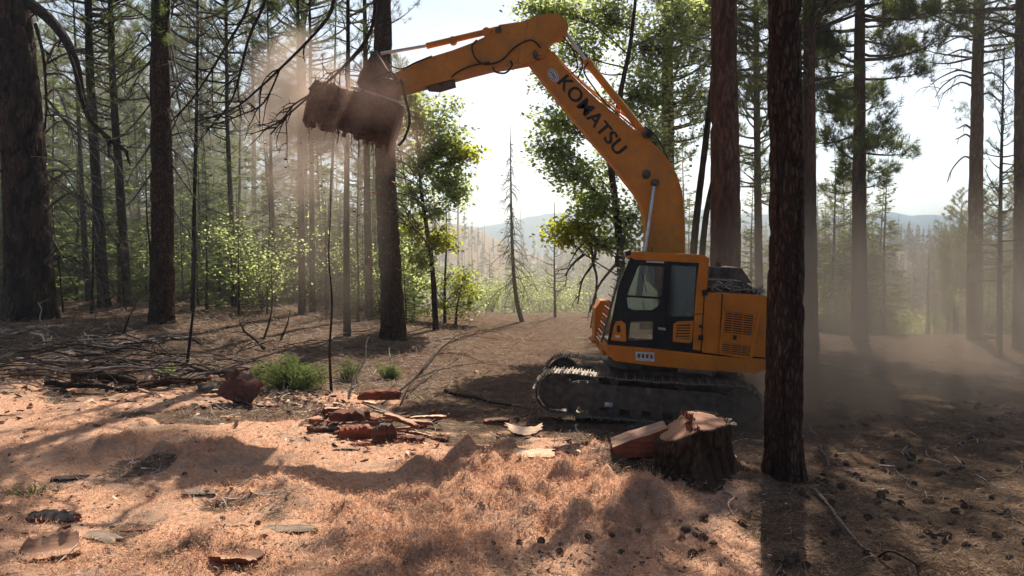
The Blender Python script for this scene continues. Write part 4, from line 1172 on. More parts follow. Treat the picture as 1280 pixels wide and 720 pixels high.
# far wall of the cab with big openings, posts, front guard
plate('cab_far_wall', doorout, [[(797, 331), (828, 333), (824, 398), (776, 394)], [(782, 403), (818, 404), (818, 424), (780, 422)], [(839, 400), (866, 401), (864, 404), (838, 403)]], CF - .05, .04, 'black', None, .004)
prism('corner_panel', [(770, 402), (777, 401), (782, 405), (783, 426), (781, 427), (764, 425), (767, 410)], CN - .03, CN - .004, 'orange', door, .006)
prism('corner_slot', [(771, 407), (775, 407), (776, 415), (772, 416), (770.5, 412)], CN - .036, CN - .03, 'black', door, 0)
prism('corner_panel', [(842, 405), (847, 402), (867, 401), (865, 427), (862, 429), (841, 427)], CN - .03, CN - .004, 'orange', door, .006)
prism('corner_grille', [(846, 406), (863, 405.5), (862, 424), (845, 423)], CN - .036, CN - .03, 'black', door, 0)
for k in range(5):
    y = 407.5 + k * 3.4; prism('corner_slat', [(846, y), (863, y), (863, y + 1.8), (846, y + 1.8)], CN - .044, CN - .037, 'orange', door, 0)
prism('rear_cab_pillar', [(874, 329), (886, 331), (882, 366), (880, 392), (868, 392), (871, 352)], CN - .004, CF, 'orange', bev=.012)
prism('rear_cab_panel', [(868, 393), (880, 393), (876, 438), (866, 437)], CN - .004, CF, 'orange', bev=.01)
for d in (CN, CF - .06):
    prism('windscreen_post', [(788, 322), (793, 324), (779, 357), (768, 406), (765, 428), (759.5, 428), (764, 404), (774, 355)], d - .004, d + .05, 'black', None, .008)
g = Geo()
a0, a1 = P(790, 324, CN), P(774.5, 357, CN); a2 = P(761, 426, CN)
ws = bmesh.new()
q = [Vector((p.x, CN + .05, p.z)) for p in (a0, a1, a2)] + [Vector((p.x, CF - .05, p.z)) for p in (a2, a1, a0)]
vs = [ws.verts.new(v) for v in q]; ws.faces.new((vs[0], vs[1], vs[4], vs[5])); ws.faces.new((vs[1], vs[2], vs[3], vs[4]))
bmesh.ops.solidify(ws, geom=list(ws.faces), thickness=.008)
bm_obj('windscreen', ws, 'glass', ex, 0, False)
gd = rod('front_guard', P(786, 321, CN - .02) + Vector((-.09, 0, 0)), P(757, 428, CN - .02) + Vector((-.09, 0, 0)), .022, 'dark_steel')
for k in range(22):
    t = k / 21
    p = P(786, 321, CN).lerp(P(757, 428, CN), t) + Vector((-.09, 0, 0))
    rod('guard_bar', p, Vector((p.x, CF, p.z)), .011, 'chrome' if k % 2 else 'dark_steel', gd, 6)
rod('guard_post', P(786, 321, CF) + Vector((-.09, 0, 0)), P(757, 428, CF) + Vector((-.09, 0, 0)), .022, 'dark_steel', gd)
mr = rod('mirror_arm', P(783, 330, CN), P(772, 326, CN - .12), .012, 'black')
prism('mirror', [(769, 320), (774, 319), (774, 333), (769, 334)], CN - .16, CN - .08, 'black', mr, .008)
# lamp bracket at the front of the roof
prism('roof_lamp', [(782, 315), (788, 313), (790, 319), (783, 320)], CN + .05, CN + .2, 'black', None, .01)
prism('roof_lamp', [(780, 314), (787, 312), (789, 318), (782, 319)], CF - .2, CF - .05, 'white', None, .01)
rod('roof_antenna', P(815, 317, -.9), P(815, 309, -.9), .008, 'black')
prism('roof_sign', [(808, 326), (830, 327), (830, 329), (808, 328)], CN - .014, CN - .002, 'white', None, 0)
# interior
prism('seat', [(826, 362), (838, 360), (840, 398), (836, 412), (812, 410), (812, 400), (828, 398)], -1.15, -.68, 'black', None, .03)
prism('control_console', [(802, 392), (818, 392), (818, 412), (800, 412)], -1.3, -1.16, 'black', None, .015)
rod('control_lever', P(807, 392, -1.23), P(803, 378, -1.23), .012, 'black')
hose('wiper', [(808, 366), (805, 352), (801, 340)], CN - .01, .006, None, 'black')
# stickers on the skirt
st = prism('warning_sticker', [(794, 439.5), (818, 441), (818, 452), (795, 450.5)], NS - .03, NS - .022, 'white', None, 0)
for k in range(4):
    x = 797 + k * 5.2; prism('sticker_print', [(x, 442 + k * .3), (x + 3.4, 442.3 + k * .3), (x + 3.4, 447.5 + k * .3), (x, 447.2 + k * .3)], NS - .033, NS - .03, 'dark_steel', st, 0)
prism('small_sticker', [(769, 419), (775, 419.5), (775, 422.5), (769, 422)], CN - .037, CN - .03, 'white', door, 0)

# --- boom -----------------------------------------------------------
BD0, BD1 = -.22, .26
low = [(660, 76), (676, 97), (694, 120), (716, 147), (741, 177), (766, 206), (784, 229), (795, 243), (802, 256), (806, 272), (808, 292), (808, 318), (812, 352), (826, 366)]
upp = [(846, 362), (856, 330), (856, 300), (855.5, 270), (853, 240), (846, 218), (836, 200), (822, 184), (806, 171), (790, 160), (773, 145), (748, 126), (722, 101), (702, 80), (688, 62), (678, 56), (668, 60), (660, 68)]
boom = prism('boom', low + upp, BD0, BD1, 'boom_paint', bev=.018)
# raised flange strips along both edges, weld seams
def strip(pts, w, nm, par, d=BD0, mat='boom_paint', th=.012):
    Q = [P(x, y, d) for x, y in pts]
    bm = bmesh.new(); prev = None
    for i, q in enumerate(Q):
        t = (Q[min(i + 1, len(Q) - 1)] - Q[max(i - 1, 0)]).normalized(); nrm = Vector((-t.z, 0, t.x)) * w
        row = [bm.verts.new(q + nrm + Vector((0, -th, 0))), bm.verts.new(q - nrm + Vector((0, -th, 0))), bm.verts.new(q - nrm + Vector((0, .004, 0))), bm.verts.new(q + nrm + Vector((0, .004, 0)))]
        if prev:
            for k in range(4): bm.faces.new((prev[k], prev[(k + 1) % 4], row[(k + 1) % 4], row[k]))
        prev = row
    return bm_obj(nm, bm, mat, par)
strip([(x + 2.6, y - 1.0) for x, y in low[1:12]], .012, 'weld_seam', boom)
strip([(x - 2.6, y + 1.6) for x, y in upp[2:14]], .012, 'weld_seam', boom)
strip([(793, 150), (800, 172), (822, 196)], .016, 'weld_seam', boom)
def boss(name, px, py, r, d0, d1, mat, par, rim=None):
    g = Geo(); c = P(px, py, d0); tube_capped(g, [(c.x, d0, c.z), (c.x, d1, c.z)], [r, r], 28)
    if rim: tube_capped(g, [(c.x, d0 - .03, c.z), (c.x, d1, c.z)], [r * .5, r * .5], 20)
    return link(name, g.mesh(name, [M[mat]], False), par)
boss('boom_cylinder_pin', 808, 218, .10, BD0 - .03, BD1 + .03, 'dark_steel', boom, 1)
boss('boom_cylinder_eye', 819, 228, .085, BD0 - .16, BD0 - .03, 'dark_steel', boom, 1)
boss('arm_pivot_pin', 672, 68, .11, BD0 - .08, BD1 + .08, 'dark_steel', boom, 1)
boss('arm_cylinder_pin', 808, 168, .09, BD0 - .02, BD1 + .02, 'dark_steel', boom, 1)
prism('cylinder_bracket', [(800, 163), (806, 158), (814, 160), (816, 170), (812, 178), (800, 172)], -.12, .16, 'boom_paint', boom, .01)
# boom cylinders: bright rods in front of the boom, on both sides
for d in (BD0 - .1, BD1 + .1):
    bc = rod('boom_cylinder_rod', P(818, 229, d), P(806, 318, d), .038, 'chrome', None, 16)
    rod('boom_cylinder_barrel', P(806, 314, d), P(798, 372, d), .075, 'boom_paint', bc, 18)
# arm cylinder on top of the boom
ac = rod('arm_cylinder_barrel', P(806, 168, .02), P(732, 75, .02), .085, 'boom_paint', None, 20)
rod('arm_cylinder_rod', P(734, 78, .02), P(707, 41, .02), .042, 'chrome', ac, 16)
g = Geo(); a_, b__ = P(733, 76, .02), P(738, 82, .02); tube_capped(g, [a_, b__], [.105, .105], 20); link('cylinder_gland', g.mesh('cylinder_gland', [M['boom_paint']], False), ac)
hose('hydraulic_pipe', [(694, 70), (716, 98), (742, 122), (770, 146), (796, 166)], -.16, .02, boom, 'boom_paint')
hose('hydraulic_pipe', [(692, 66), (716, 93), (744, 119), (772, 142), (798, 163)], .0, .02, boom, 'boom_paint')
hose('hydraulic_pipe', [(690, 64), (714, 90), (744, 116), (774, 139), (800, 160)], .18, .02, boom, 'boom_paint')
hose('hydraulic_hose', [(735, 78), (730, 90), (744, 112), (758, 130), (772, 142)], -.1, .018, boom)
hose('hydraulic_hose', [(704, 46), (716, 62), (722, 84), (714, 92)], [-.1, -.12, -.12, -.1], .018, boom)
hose('hydraulic_hose', [(706, 42), (722, 60), (728, 82), (722, 98)], [.1, .12, .12, .1], .018, boom)
hose('hydraulic_hose', [(806, 158), (818, 168), (826, 180), (836, 200)], -.14, .02, boom)
boss('work_lamp', 812, 168, .07, -.3, -.2, 'black', boom, 1)
# the maker's word, black on the boom side
cu = bpy.data.curves.new('word', 'FONT'); cu.body = 'KOMATSU'; cu.size = 1; cu.offset = .008; cu.extrude = .004; cu.space_character = 1.06
tmp = bpy.data.objects.new('tmp', cu); C.objects.link(tmp)
bpy.context.view_layer.update()
me = bpy.data.meshes.new_from_object(tmp); bpy.data.objects.remove(tmp)
co = np.array([v.co[:] for v in me.vertices]); mn = co.min(0); mx = co.max(0)
pa, pb = P(696, 104, BD0), P(771, 195, BD0)       # foot of the K, foot of the U
ex_ = (pb - pa); Lw = ex_.length; ex_.normalize(); up_ = Vector((-ex_.z, 0, ex_.x))
if up_.z < 0: up_ = -up_
Hh = .31
SH_ = [(-.010, 0), (.010, .001)]
nc_ = np.array([tuple(pa + ex_ * ((c[0] - mn[0]) / (mx[0] - mn[0]) * Lw) + up_ * ((c[1] - mn[1]) / (mx[1] - mn[1]) * Hh) + Vector((0, -.006 - (c[2] - mn[2]) * .6, 0))) for c in co])
me.vertices.foreach_set('co', nc_.ravel()); me.materials.clear(); me.materials.append(M['ink']); me.name = 'lettering'; me.update()
for k, (sx_, sy_) in enumerate(SH_):
    m3 = me.copy(); m3.transform(Matrix.Translation(ex_ * sx_ + Vector((0, -sy_, 0)))); (let_ := link('lettering', m3, boom)) if k == 0 else link('lettering_edge', m3, let_)
# oval emblem
def oval(name, px, py, rx, ry, d, mat, par, rot):
    c = P(px, py, BD0); bm = bmesh.new()
    vs = [bm.verts.new((c.x + rx * cos(a) * cos(rot) - ry * sin(a) * sin(rot), d, c.z + rx * cos(a) * sin(rot) + ry * sin(a) * cos(rot))) for a in np.linspace(0, 2 * pi, 28, endpoint=False)]
    f = bm.faces.new(vs); r = bmesh.ops.extrude_face_region(bm, geom=[f]); bmesh.ops.translate(bm, vec=(0, .004, 0), verts=[v for v in r['geom'] if isinstance(v, bmesh.types.BMVert)])
    return bm_obj(name, bm, mat, par, 0, False)
em = oval('oval_emblem', 691.5, 94, .16, .10, BD0 - .004, 'white', boom, -.9)
oval('emblem_ring', 691.5, 94, .135, .08, BD0 - .008, 'dark_steel', em, -.9)
oval('emblem_field', 691.5, 94, .12, .068, BD0 - .012, 'white', em, -.9)
c0 = P(691.5, 94, BD0)
g = Geo(); rr = Matrix.Rotation(.9, 3, 'Y')
for k in range(4): boxg(g, Vector((c0.x, BD0 - .014, c0.z)) + rr @ Vector((-.07 + k * .046, 0, 0)), (.026, .004, .05), rr)
link('emblem_print', g.mesh('emblem_print', [M['ink']], False), em)
# --- arm (stick) ------------------------------------------------------
AD0, AD1 = -.26, .24
arm = prism('arm', [(481, 97), (500, 88), (537, 71.5), (565, 63), (589, 54), (612, 43), (624, 31), (640, 28.5), (653, 27), (670, 20), (684, 16.5), (698, 18), (708, 25), (711, 33), (709, 41), (702, 46), (694, 48), (688, 54), (680, 70),
                    (668, 77), (640, 82), (614, 86), (590, 92), (570, 97.5), (545, 104), (515, 112), (492, 116), (482, 114)], AD0, AD1, 'boom_paint', bev=.02)
prism('valve_block', [(531, 106), (540, 98), (567, 95), (569, 106), (549, 112), (534, 111)], -.2, .18, 'dark_steel', arm, .012)
bk = rod('bucket_cylinder_barrel', P(533, 57.5, .0), P(622, 36.5, .0), .07, 'boom_paint', arm, 18)
rod('bucket_cylinder_rod', P(534, 57, 0), P(476, 67, 0), .036, 'chrome', bk, 14)
boss('cylinder_clamp', 566, 50, .085, -.1, .1, 'boom_paint', bk); boss('cylinder_clamp', 608, 39, .09, -.1, .1, 'boom_paint', bk)
boss('arm_pin', 676, 66, .12, AD0 - .05, AD1 + .05, 'boom_paint', arm, 1)
boss('arm_pin', 703, 33, .09, AD0 - .03, AD1 + .03, 'boom_paint', arm, 1)
boss('arm_pin', 623, 37, .07, AD0 - .04, AD1 + .04, 'dark_steel', arm, 1)
hose('hydraulic_hose', [(596, 50), (590, 58), (594, 72), (606, 80), (626, 76), (645, 58), (664, 50), (676, 60)], [-.3, -.33, -.34, -.33, -.32, -.32, -.34, -.3], .02, arm)
hose('hydraulic_hose', [(616, 84), (620, 90), (632, 91), (640, 82), (638, 76)], [-.3, -.32, -.34, -.33, -.3], .022, arm)
hose('hydraulic_hose', [(564, 97), (572, 90), (590, 82), (612, 78)], [-.25, -.29, -.3, -.3], .018, arm)
hose('hydraulic_hose', [(540, 70), (520, 78), (502, 86), (488, 82)], [-.28, -.3, -.32, -.2], .018, arm)
strip([(500, 92), (540, 75), (590, 58), (622, 40)], .01, 'weld_seam', arm, AD0)

# --- cutting head -------------------------------------------------------
hd = prism('head_bracket', [(446, 104), (449, 92), (458, 78), (466, 64), (474, 70), (482, 84), (497, 104), (499, 126), (480, 124), (452, 118)], -.30, .28, 'rusty', bev=.02)
prism('link_arm', [(462, 66), (470, 63), (486, 94), (480, 100)], -.36, -.31, 'dark_steel', hd, .006)
prism('link_arm', [(462, 66), (470, 63), (486, 94), (480, 100)], .29, .34, 'dark_steel', hd, .006)
boss('head_pin', 467, 68, .08, -.38, .36, 'dark_steel', hd, 1); boss('head_pin', 486, 105, .10, -.36, .34, 'dark_steel', hd, 1)
hA, hB = P(401, 103, 0), P(501, 135, 0)
u_ = (hB - hA).normalized(); v_ = Vector((u_.z, 0, -u_.x))
if v_.z > 0: v_ = -v_
Lh = (hB - hA).length
def hp(a, b, d): return hA + u_ * (a * Lh) + v_ * b + Vector((0, d, 0))
# curved hood: cross-section in (down, depth) swept along the head
sec = [(-.02, .30), (-.05, -.10), (.02, -.38), (.22, -.52), (.50, -.56), (.78, -.50), (.80, -.46), (.52, -.51), (.24, -.47), (.05, -.34), (-.0, -.08), (.03, .28), (.35, .52), (.80, .50), (.80, .55), (.32, .57)]
bm = bmesh.new(); A_ = [bm.verts.new(hp(-.01, b, d)) for b, d in sec]; B_ = [bm.verts.new(hp(1.01, b, d)) for b, d in sec]
n = len(sec)
for i in range(n): bm.faces.new((A_[i], A_[(i + 1) % n], B_[(i + 1) % n], B_[i]))
bm_obj('head_hood', bm, 'rusty', hd)
for a in (-.02, 1.0):
    bm = bmesh.new(); so = [(-.05, -.1), (.02, -.40), (.22, -.54), (.5, -.58), (.95, -.42), (1.05, 0), (.95, .42), (.5, .58), (.0, .35)]
    A_ = [bm.verts.new(hp(a, b, d)) for b, d in so]; B_ = [bm.verts.new(hp(a + .025, b, d)) for b, d in so]
    bm.faces.new(A_); bm.faces.new(B_[::-1])
    for i in range(len(so)): bm.faces.new((A_[i], A_[(i + 1) % len(so)], B_[(i + 1) % len(so)], B_[i]))
    bm_obj('head_side_plate', bm, 'rusty', hd)
rod('push_bar', hp(.4, -.08, -.30), hp(1.0, -.08, -.30), .035, 'chrome', hd, 10)
dr = rod('cutting_drum', hp(.02, .58, 0), hp(.98, .58, 0), .30, 'rusty', hd, 28)
g = Geo(); boxg(g, (0, 0, .05), (.09, .07, .12)); boxg(g, (.02, 0, .12), (.05, .085, .05)); tooth_me = g.mesh('cutter_tooth', [M['track_steel']], False)
for k in range(44):
    a = k * 2.4; t = .04 + .92 * k / 43
    c = hp(t, .58, 0)
    rad_ = (Vector((0, 1, 0)) * cos(a) + v_ * sin(a))
    tan = u_.cross(rad_)
    o = link('cutter_tooth', tooth_me, dr); mt = Matrix((tan, u_, rad_)).transposed().to_4x4(); mt.translation = c + rad_ * .28; o.matrix_local = mt
hose('hydraulic_hose', [(500, 96), (506, 120), (512, 150), (506, 172), (498, 182)], [-.2, -.4, -.5, -.55, -.5], .03, hd)
hose('hydraulic_hose', [(496, 100), (488, 90), (470, 98), (456, 110)], [-.35, -.42, -.45, -.4], .025, hd)
hose('hydraulic_hose', [(499, 104), (480, 98), (462, 108), (448, 116)], [-.3, -.5, -.52, -.45], .025, hd)

rh = np.random.RandomState(8)
g = Geo()
for k in range(90):
    a = rh.rand(); st_ = hp(a, .1 + .9 * rh.rand(), -.55 + .2 * rh.rand() + .5 * rh.rand() * (rh.rand() < .3))
    Q = bough(st_, rh.rand() * 6.28, rh.randn() * 1.0, .2 + .45 * rh.rand(), -.3, .35, 5, rh)
    r = .006 + .02 * rh.rand() ** 2; V, F = tube(Q, np.linspace(r, r * .4, 6), 4); g.add(V, F, int(rh.rand() < .4), .6)
for k in range(150):
    a = rh.rand(); c_ = hp(a, rh.rand() * 1.0, -.58 + .12 * rh.randn() * .5)
    s = .04 + .12 * rh.rand() ** 2
    boxg(g, c_, (s * 1.6, s * .5, s), Matrix.Rotation(rh.rand() * 6, 3, 'Z') @ Matrix.Rotation(rh.rand() * 6, 3, 'X'), 1 + int(rh.rand() < .35))
tag(link('torn_brush', g.mesh('torn_brush', [M['twig'], M['rusty'], M['bark_red']], False), None), 'torn bark and twigs tangled over the cutting head', 'debris', kind='stuff').matrix_world = EXM
# ================================================================ WOOD, STUMP, LITTER
def wood_mat(name, c1, c2, c3=None, z=.12, sc=14):
    m, N, L, b = newmat(name); nt = m.node_tree
    f = nz(nt, sc, 5, (z, 1, 1), rough=.6)
    col = mix(nt, ramp(nt, f, .35, .65), c1, c2)
    if c3: col = mix(nt, ramp(nt, nz(nt, 3, 5), .52, .66), col, c3)
    L.new(col, b.inputs['Base Color']); b.inputs['Roughness'].default_value = .8; b.inputs['Specular IOR Level'].default_value = .2
    bump(nt, b, f, .5, .015); return m
M['wood_pale'] = wood_mat('fresh_pale_wood', (0.72, 0.52, 0.36), (0.56, 0.36, 0.22))
M['wood_tan'] = wood_mat('tan_wood', (0.45, 0.27, 0.17), (0.30, 0.16, 0.095), (0.2, 0.12, .08))
M['wood_red'] = wood_mat('red_wood', (0.25, 0.072, 0.034), (0.16, 0.045, 0.024), (0.10, 0.035, 0.02))
M['wood_dark'] = wood_mat('dark_red_bark', (0.15, 0.05, 0.03), (0.07, 0.03, 0.02), (0.04, 0.025, .02))
M['wood_grey'] = wood_mat('weathered_wood', (0.27, 0.195, 0.14), (0.15, 0.105, 0.075), (0.08, 0.06, .045))
M['bark_chunk'] = mat_noise('bark_chunk', (0.14, 0.105, 0.085), (0.045, 0.032, 0.027), 12, (1, .4, 1), rough=1, bstr=.8, bdist=.03)

def slab_mesh(name, L_, W_, T_, mats, seed, bend=.0, jag=.25, curl=0.0, nx=13, ny=7):
    """an irregular split piece: top, underside and ragged edge, long axis x; mats = (top, sides)"""
    rs = np.random.RandomState(seed)
    u = np.linspace(-1, 1, nx); v = np.linspace(-1, 1, ny)
    e0 = 1 - jag * rs.rand(nx) * .8; e1 = 1 - jag * rs.rand(nx) * .8
    taper = 1 - jag * np.abs(u) ** 3 * rs.rand()
    g = Geo(); top = []; bot = []
    endj = rs.randn(2, ny) * jag * .16
    for i, uu in enumerate(u):
        for j, vv in enumerate(v):
            w = vv * W_ / 2 * (e0[i] if vv < 0 else e1[i]) * taper[i]
            x = uu * L_ / 2 + (endj[0, j] if i == 0 else endj[1, j] if i == nx - 1 else 0) * L_
            z = bend * (uu * uu - .3) * L_ + curl * (vv * vv - .3) * W_ + rs.randn() * T_ * .04
            th = T_ * (1 - .35 * abs(vv) * rs.rand() - .25 * abs(uu) ** 4)
            top.append((x, w, z + th)); bot.append((x + rs.randn() * .01, w * (.88 + .1 * rs.rand()), z))
    V = np.array(top + bot); n = nx * ny; F = []; mi = []
    for i in range(nx - 1):
        for j in range(ny - 1):
            a = i * ny + j
            F.append([a, a + ny, a + ny + 1, a + 1]); mi.append(0)
            F.append([n + a, n + a + 1, n + a + ny + 1, n + a + ny]); mi.append(1)
    for i in range(nx - 1):
        a = i * ny; F.append([a, n + a, n + a + ny, a + ny]); mi.append(1)
        a = i * ny + ny - 1; F.append([a, a + ny, n + a + ny, n + a]); mi.append(1)
    for j in range(ny - 1):
        a = j; F.append([a, a + 1, n + a + 1, n + a]); mi.append(1)
        a = (nx - 1) * ny + j; F.append([a, n + a, n + a + 1, a + 1]); mi.append(1)
    g.add(V, np.array(F), np.array(mi), .6)
    me_ = g.mesh(name, [M[q] for q in mats], True)
    try: me_.set_sharp_from_angle(angle=radians(38))
    except Exception: pass
    return me_

seedc = [100]
def slab(name, label, px, py, Lp, wid, th, rz, mats, cat='wood piece', ry=0, rx=0, lift=0.0, bend=0, curl=0, jag=.3, group=None, me=None, zc=None):
    """Lp: length in pixels in the photo at that spot"""
    q = gp(px, py); L_ = Lp / FPX * q.y
    seedc[0] += 1
    me = me or slab_mesh(name, L_, wid, th, mats, seedc[0], bend, jag, curl)
    o = link(name, me)
    zz = float(H(q.x, q.y)) + lift - .01 + abs(sin(radians(ry))) * L_ * .42 * 0
    o.location = (q.x, q.y, zz); o.rotation_euler = (radians(rx), radians(ry), radians(rz))
    bpyv = np.empty(len(me.vertices) * 3); me.vertices.foreach_get('co', bpyv); bv = bpyv.reshape(-1, 3)
    Rm = np.array(o.rotation_euler.to_matrix()); wv = bv @ Rm.T
    gz = H(wv[:, 0] + q.x, wv[:, 1] + q.y)
    low_ = wv[:, 2] < np.percentile(wv[:, 2], 35)
    o.location.z = float(np.median((gz - wv[:, 2])[low_])) + lift - .012
    return tag(o, label, cat, group)

# --- the cut stump ---
sx, sy = 2.74, 12.85
sb_ = Vector((sx, sy, float(H(sx, sy)) - .12))
stump = empty('stump', sb_, 'big freshly cut stump with bark sides and pale sloping cut top', 'stump')
rs = np.random.RandomState(9)
segs = 160; zs = np.linspace(0, 1, 60)
def stop(x, y):            # top surface: a step between two cuts, falling to the left
    return .77 + .02 * x + sst(-.02, -.10, x) * (-.04) + np.minimum(x + .1, 0) * .5 + .04 * y + .05 * sst(.25, .55, y)
a = np.arange(segs) * 2 * pi / segs
g = Geo(); rows = []; tints = []
A, T = np.meshgrid(a, zs)
U = A / 2 / pi
rr = .545 + .44 * np.exp(-T / .17) * (.75 + .45 * np.sin(A * 4 + 1) + .2 * np.sin(A * 7)) * .75 + .03 * np.sin(A * 3)
pl = sst(.02, .26, np.abs(fbm(U * 22, T * 2.2, 71, 3, 22) - .5) * 2)
rr = rr + .045 * (pl - .5) + .02 * (noise(U * 60, T * 12, 73, 60) - .5)
X = rr * np.cos(A) * 1.0; Y = rr * np.sin(A) * .92
TopZ = stop(np.cos(A) * .6, np.sin(A) * .6)
Zs = T * TopZ
g.add(np.stack([X, Y, Zs], -1).reshape(-1, 3), np.stack([(np.arange(59)[:, None] * segs + np.arange(segs)), (np.arange(59)[:, None] * segs + (np.arange(segs) + 1) % segs), ((np.arange(59)[:, None] + 1) * segs + (np.arange(segs) + 1) % segs), ((np.arange(59)[:, None] + 1) * segs + np.arange(segs))], -1).reshape(-1, 4), 0, np.clip(.2 + pl * .8, 0, 1).ravel())
link('bark', g.mesh('bark', [bark_mat('stump_bark', (0.10, 0.055, 0.034), (0.03, 0.018, 0.012))]), stump)
m, N, L, b = newmat('stump_cut'); nt = m.node_tree
tc = N.new('ShaderNodeTexCoord'); wv = N.new('ShaderNodeTexWave'); wv.wave_type = 'RINGS'; wv.rings_direction = 'Z'; wv.inputs['Scale'].default_value = 9; wv.inputs['Distortion'].default_value = 2.0
L.new(tc.outputs['Object'], wv.inputs[0])
col = mix(nt, wv.outputs['Fac'], (0.42, 0.21, 0.115), (0.28, 0.115, 0.055))
col = mix(nt, ramp(nt, nz(nt, 4, 5), .5, .7), col, (0.24, 0.075, 0.03))
L.new(col, b.inputs['Base Color']); b.inputs['Roughness'].default_value = .85; bump(nt, b, nz(nt, 60, 3), .3, .01)
M['cut'] = m
g = Geo(); ro = rr[-1]; nrg = 16
ring = []
for k in range(nrg + 1):
    s = k / nrg * .90
    x = ro * np.cos(a) * s; y = ro * np.sin(a) * .92 * s
    xx = np.cos(a) * .6 * s; yy = np.sin(a) * .6 * s
    z = stop(xx, yy) + .006 * (noise(x * 40, y * 3, 5) - .5) + (.012 if k < nrg else -.02)
    z = z + np.where((xx > -.2) & (xx < -.06) & (yy > .02), .06 * s, 0) * noise(x * 30, y * 30, 6)
    ring.append(np.stack([x, y, z], 1))
V = np.concatenate(ring); i = np.arange(nrg)[:, None]; j = np.arange(segs)[None]
g.add(V, np.stack([i * segs + j, i * segs + (j + 1) % segs, (i + 1) * segs + (j + 1) % segs, (i + 1) * segs + j], -1).reshape(-1, 4))
g2 = Geo(); c_, s__ = np.cos(a), np.sin(a)
rimz = .03 * noise(a * 7, a * 0, 12)
ri = [np.stack([ro * c_, ro * .92 * s__, stop(c_ * .6, s__ * .6)], 1), np.stack([ro * .97 * c_, ro * .89 * s__, stop(c_ * .58, s__ * .58) + rimz], 1), np.stack([ro * .87 * c_, ro * .80 * s__, stop(c_ * .52, s__ * .52) + .004], 1)]
jj = np.arange(segs)
for q_ in range(2): g2.add(np.concatenate(ri[q_:q_ + 2]), np.stack([jj, (jj + 1) % segs, segs + (jj + 1) % segs, segs + jj], 1), 0, .7)
link('bark_rim', g2.mesh('bark_rim', [bpy.data.materials['stump_bark']]), stump)
g3 = Geo()
for k in range(60):
    yy = -.46 + .92 * k / 59; xx = -.07 + .05 * math.sin(yy * 9) + .02 * rs.randn(); hh = .03 + .09 * rs.rand() * (1 if yy > -.1 else .5)
    tube_capped(g3, [(xx, yy, stop(xx, yy) - .02), (xx + .01 * rs.randn(), yy + .01 * rs.randn(), stop(xx, yy) + hh * .6), (xx + .02 * rs.randn(), yy, stop(xx, yy) + hh)], [.02, .014, .003], 4)
link('torn_fibres', g3.mesh('torn_fibres', [M['wood_red']], False), stump)
link('cut_face', g.mesh('cut_face', [M['cut']]), stump)
g = Geo()
for k in range(10):
    aa = -.35 + rs.rand() * .9; x, y = cos(aa) * .56, sin(aa) * .5
    A_ = np.array([x, y, stop(x * .95, y * .95)]); boxg(g, A_, (.10 + .1 * rs.rand(), .03, .012), Matrix.Rotation(rs.rand() * 6, 3, 'Z') @ Matrix.Rotation(rs.randn() * .3, 3, 'X'))
link('splinter_fringe', tag_m := g.mesh('splinter_fringe', [M['wood_pale']], False), stump)
V_ = Matrix.Rotation(.2, 3, 'Y')

# --- the large cut wedge of trunk beside the stump ---
q = gp(797, 602)
g = Geo()
# wedge: upright face towards camera red, sawn top pale
A = [(-.44, -.13, 0), (.43, -.20, .10), (.46, -.16, .56), (-.45, -.15, .24)]
Bk = [(-.40, .26, .02), (.40, .22, .12), (.44, .12, .62), (-.42, .20, .32)]
bm = bmesh.new(); va = [bm.verts.new(p) for p in A]; vb = [bm.verts.new(p) for p in Bk]
fs = [bm.faces.new(va), bm.faces.new(vb[::-1])]
for i in range(4): fs.append(bm.faces.new((va[i], vb[i], vb[(i + 1) % 4], va[(i + 1) % 4])))
bmesh.ops.subdivide_edges(bm, edges=bm.edges[:], cuts=5, use_grid_fill=True)
for v in bm.verts: v.co += Vector((noise(v.co.x * 9, v.co.z * 9, 3) - .5, (noise(v.co.x * 12, v.co.z * 5, 4) - .5) * 1.3, noise(v.co.x * 8, v.co.y * 9, 5) - .5)) * .028
bmesh.ops.recalc_face_normals(bm, faces=bm.faces)
me = bpy.data.meshes.new('wood_chunk'); bm.to_mesh(me); bm.free()
me.materials.append(M['wood_red']); me.materials.append(M['wood_tan'])
for p in me.polygons:
    if p.normal.z > .55: p.material_index = 1
o = link('wood_chunk', me); o.location = (q.x, q.y, float(H(q.x, q.y)) - .04); o.rotation_euler = (0, 0, radians(4))
o.scale = (.95, .95, .88); tag(o, 'large red wedge of trunk wood with a pale sawn top, leaning by the stump', 'wood piece')

# --- single pieces one can tell apart ---
slab('wood_slab', 'bright sunlit slab lying flat just left of the red wedge', 742, 578, 46, .34, .06, 15, ('wood_pale', 'wood_tan'), bend=.1, lift=.07)
slab('wood_slab', 'pale curved slab with reddish end below the front of the track', 656, 545, 44, .32, .06, -4, ('wood_pale', 'wood_red'), bend=.2, rx=18, lift=.06)
slab('wood_slab', 'small orange topped slab beyond the sawdust mounds', 621, 530, 30, .26, .08, 5, ('wood_tan', 'wood_red'), lift=.05)
slab('wood_slab', 'pale split piece with red edge in the middle of the shavings', 668, 592, 50, .32, .06, -6, ('wood_pale', 'wood_red'), rx=14, bend=.05, lift=.1)
slab('wood_slab', 'small red splinter beside the pale split piece', 706, 592, 24, .16, .06, -25, ('wood_red', 'wood_red'), ry=22, lift=.1)
slab('wood_slab', 'flat grey board lying alone on the sawdust, front centre', 361, 668, 64, .20, .045, 3, ('wood_grey', 'wood_dark'), rx=10, jag=.2)
slab('wood_slab', 'small dark splintered board in the sunlit sawdust', 251, 625, 40, .20, .045, -4, ('wood_grey', 'wood_dark'), rx=12, jag=.35)
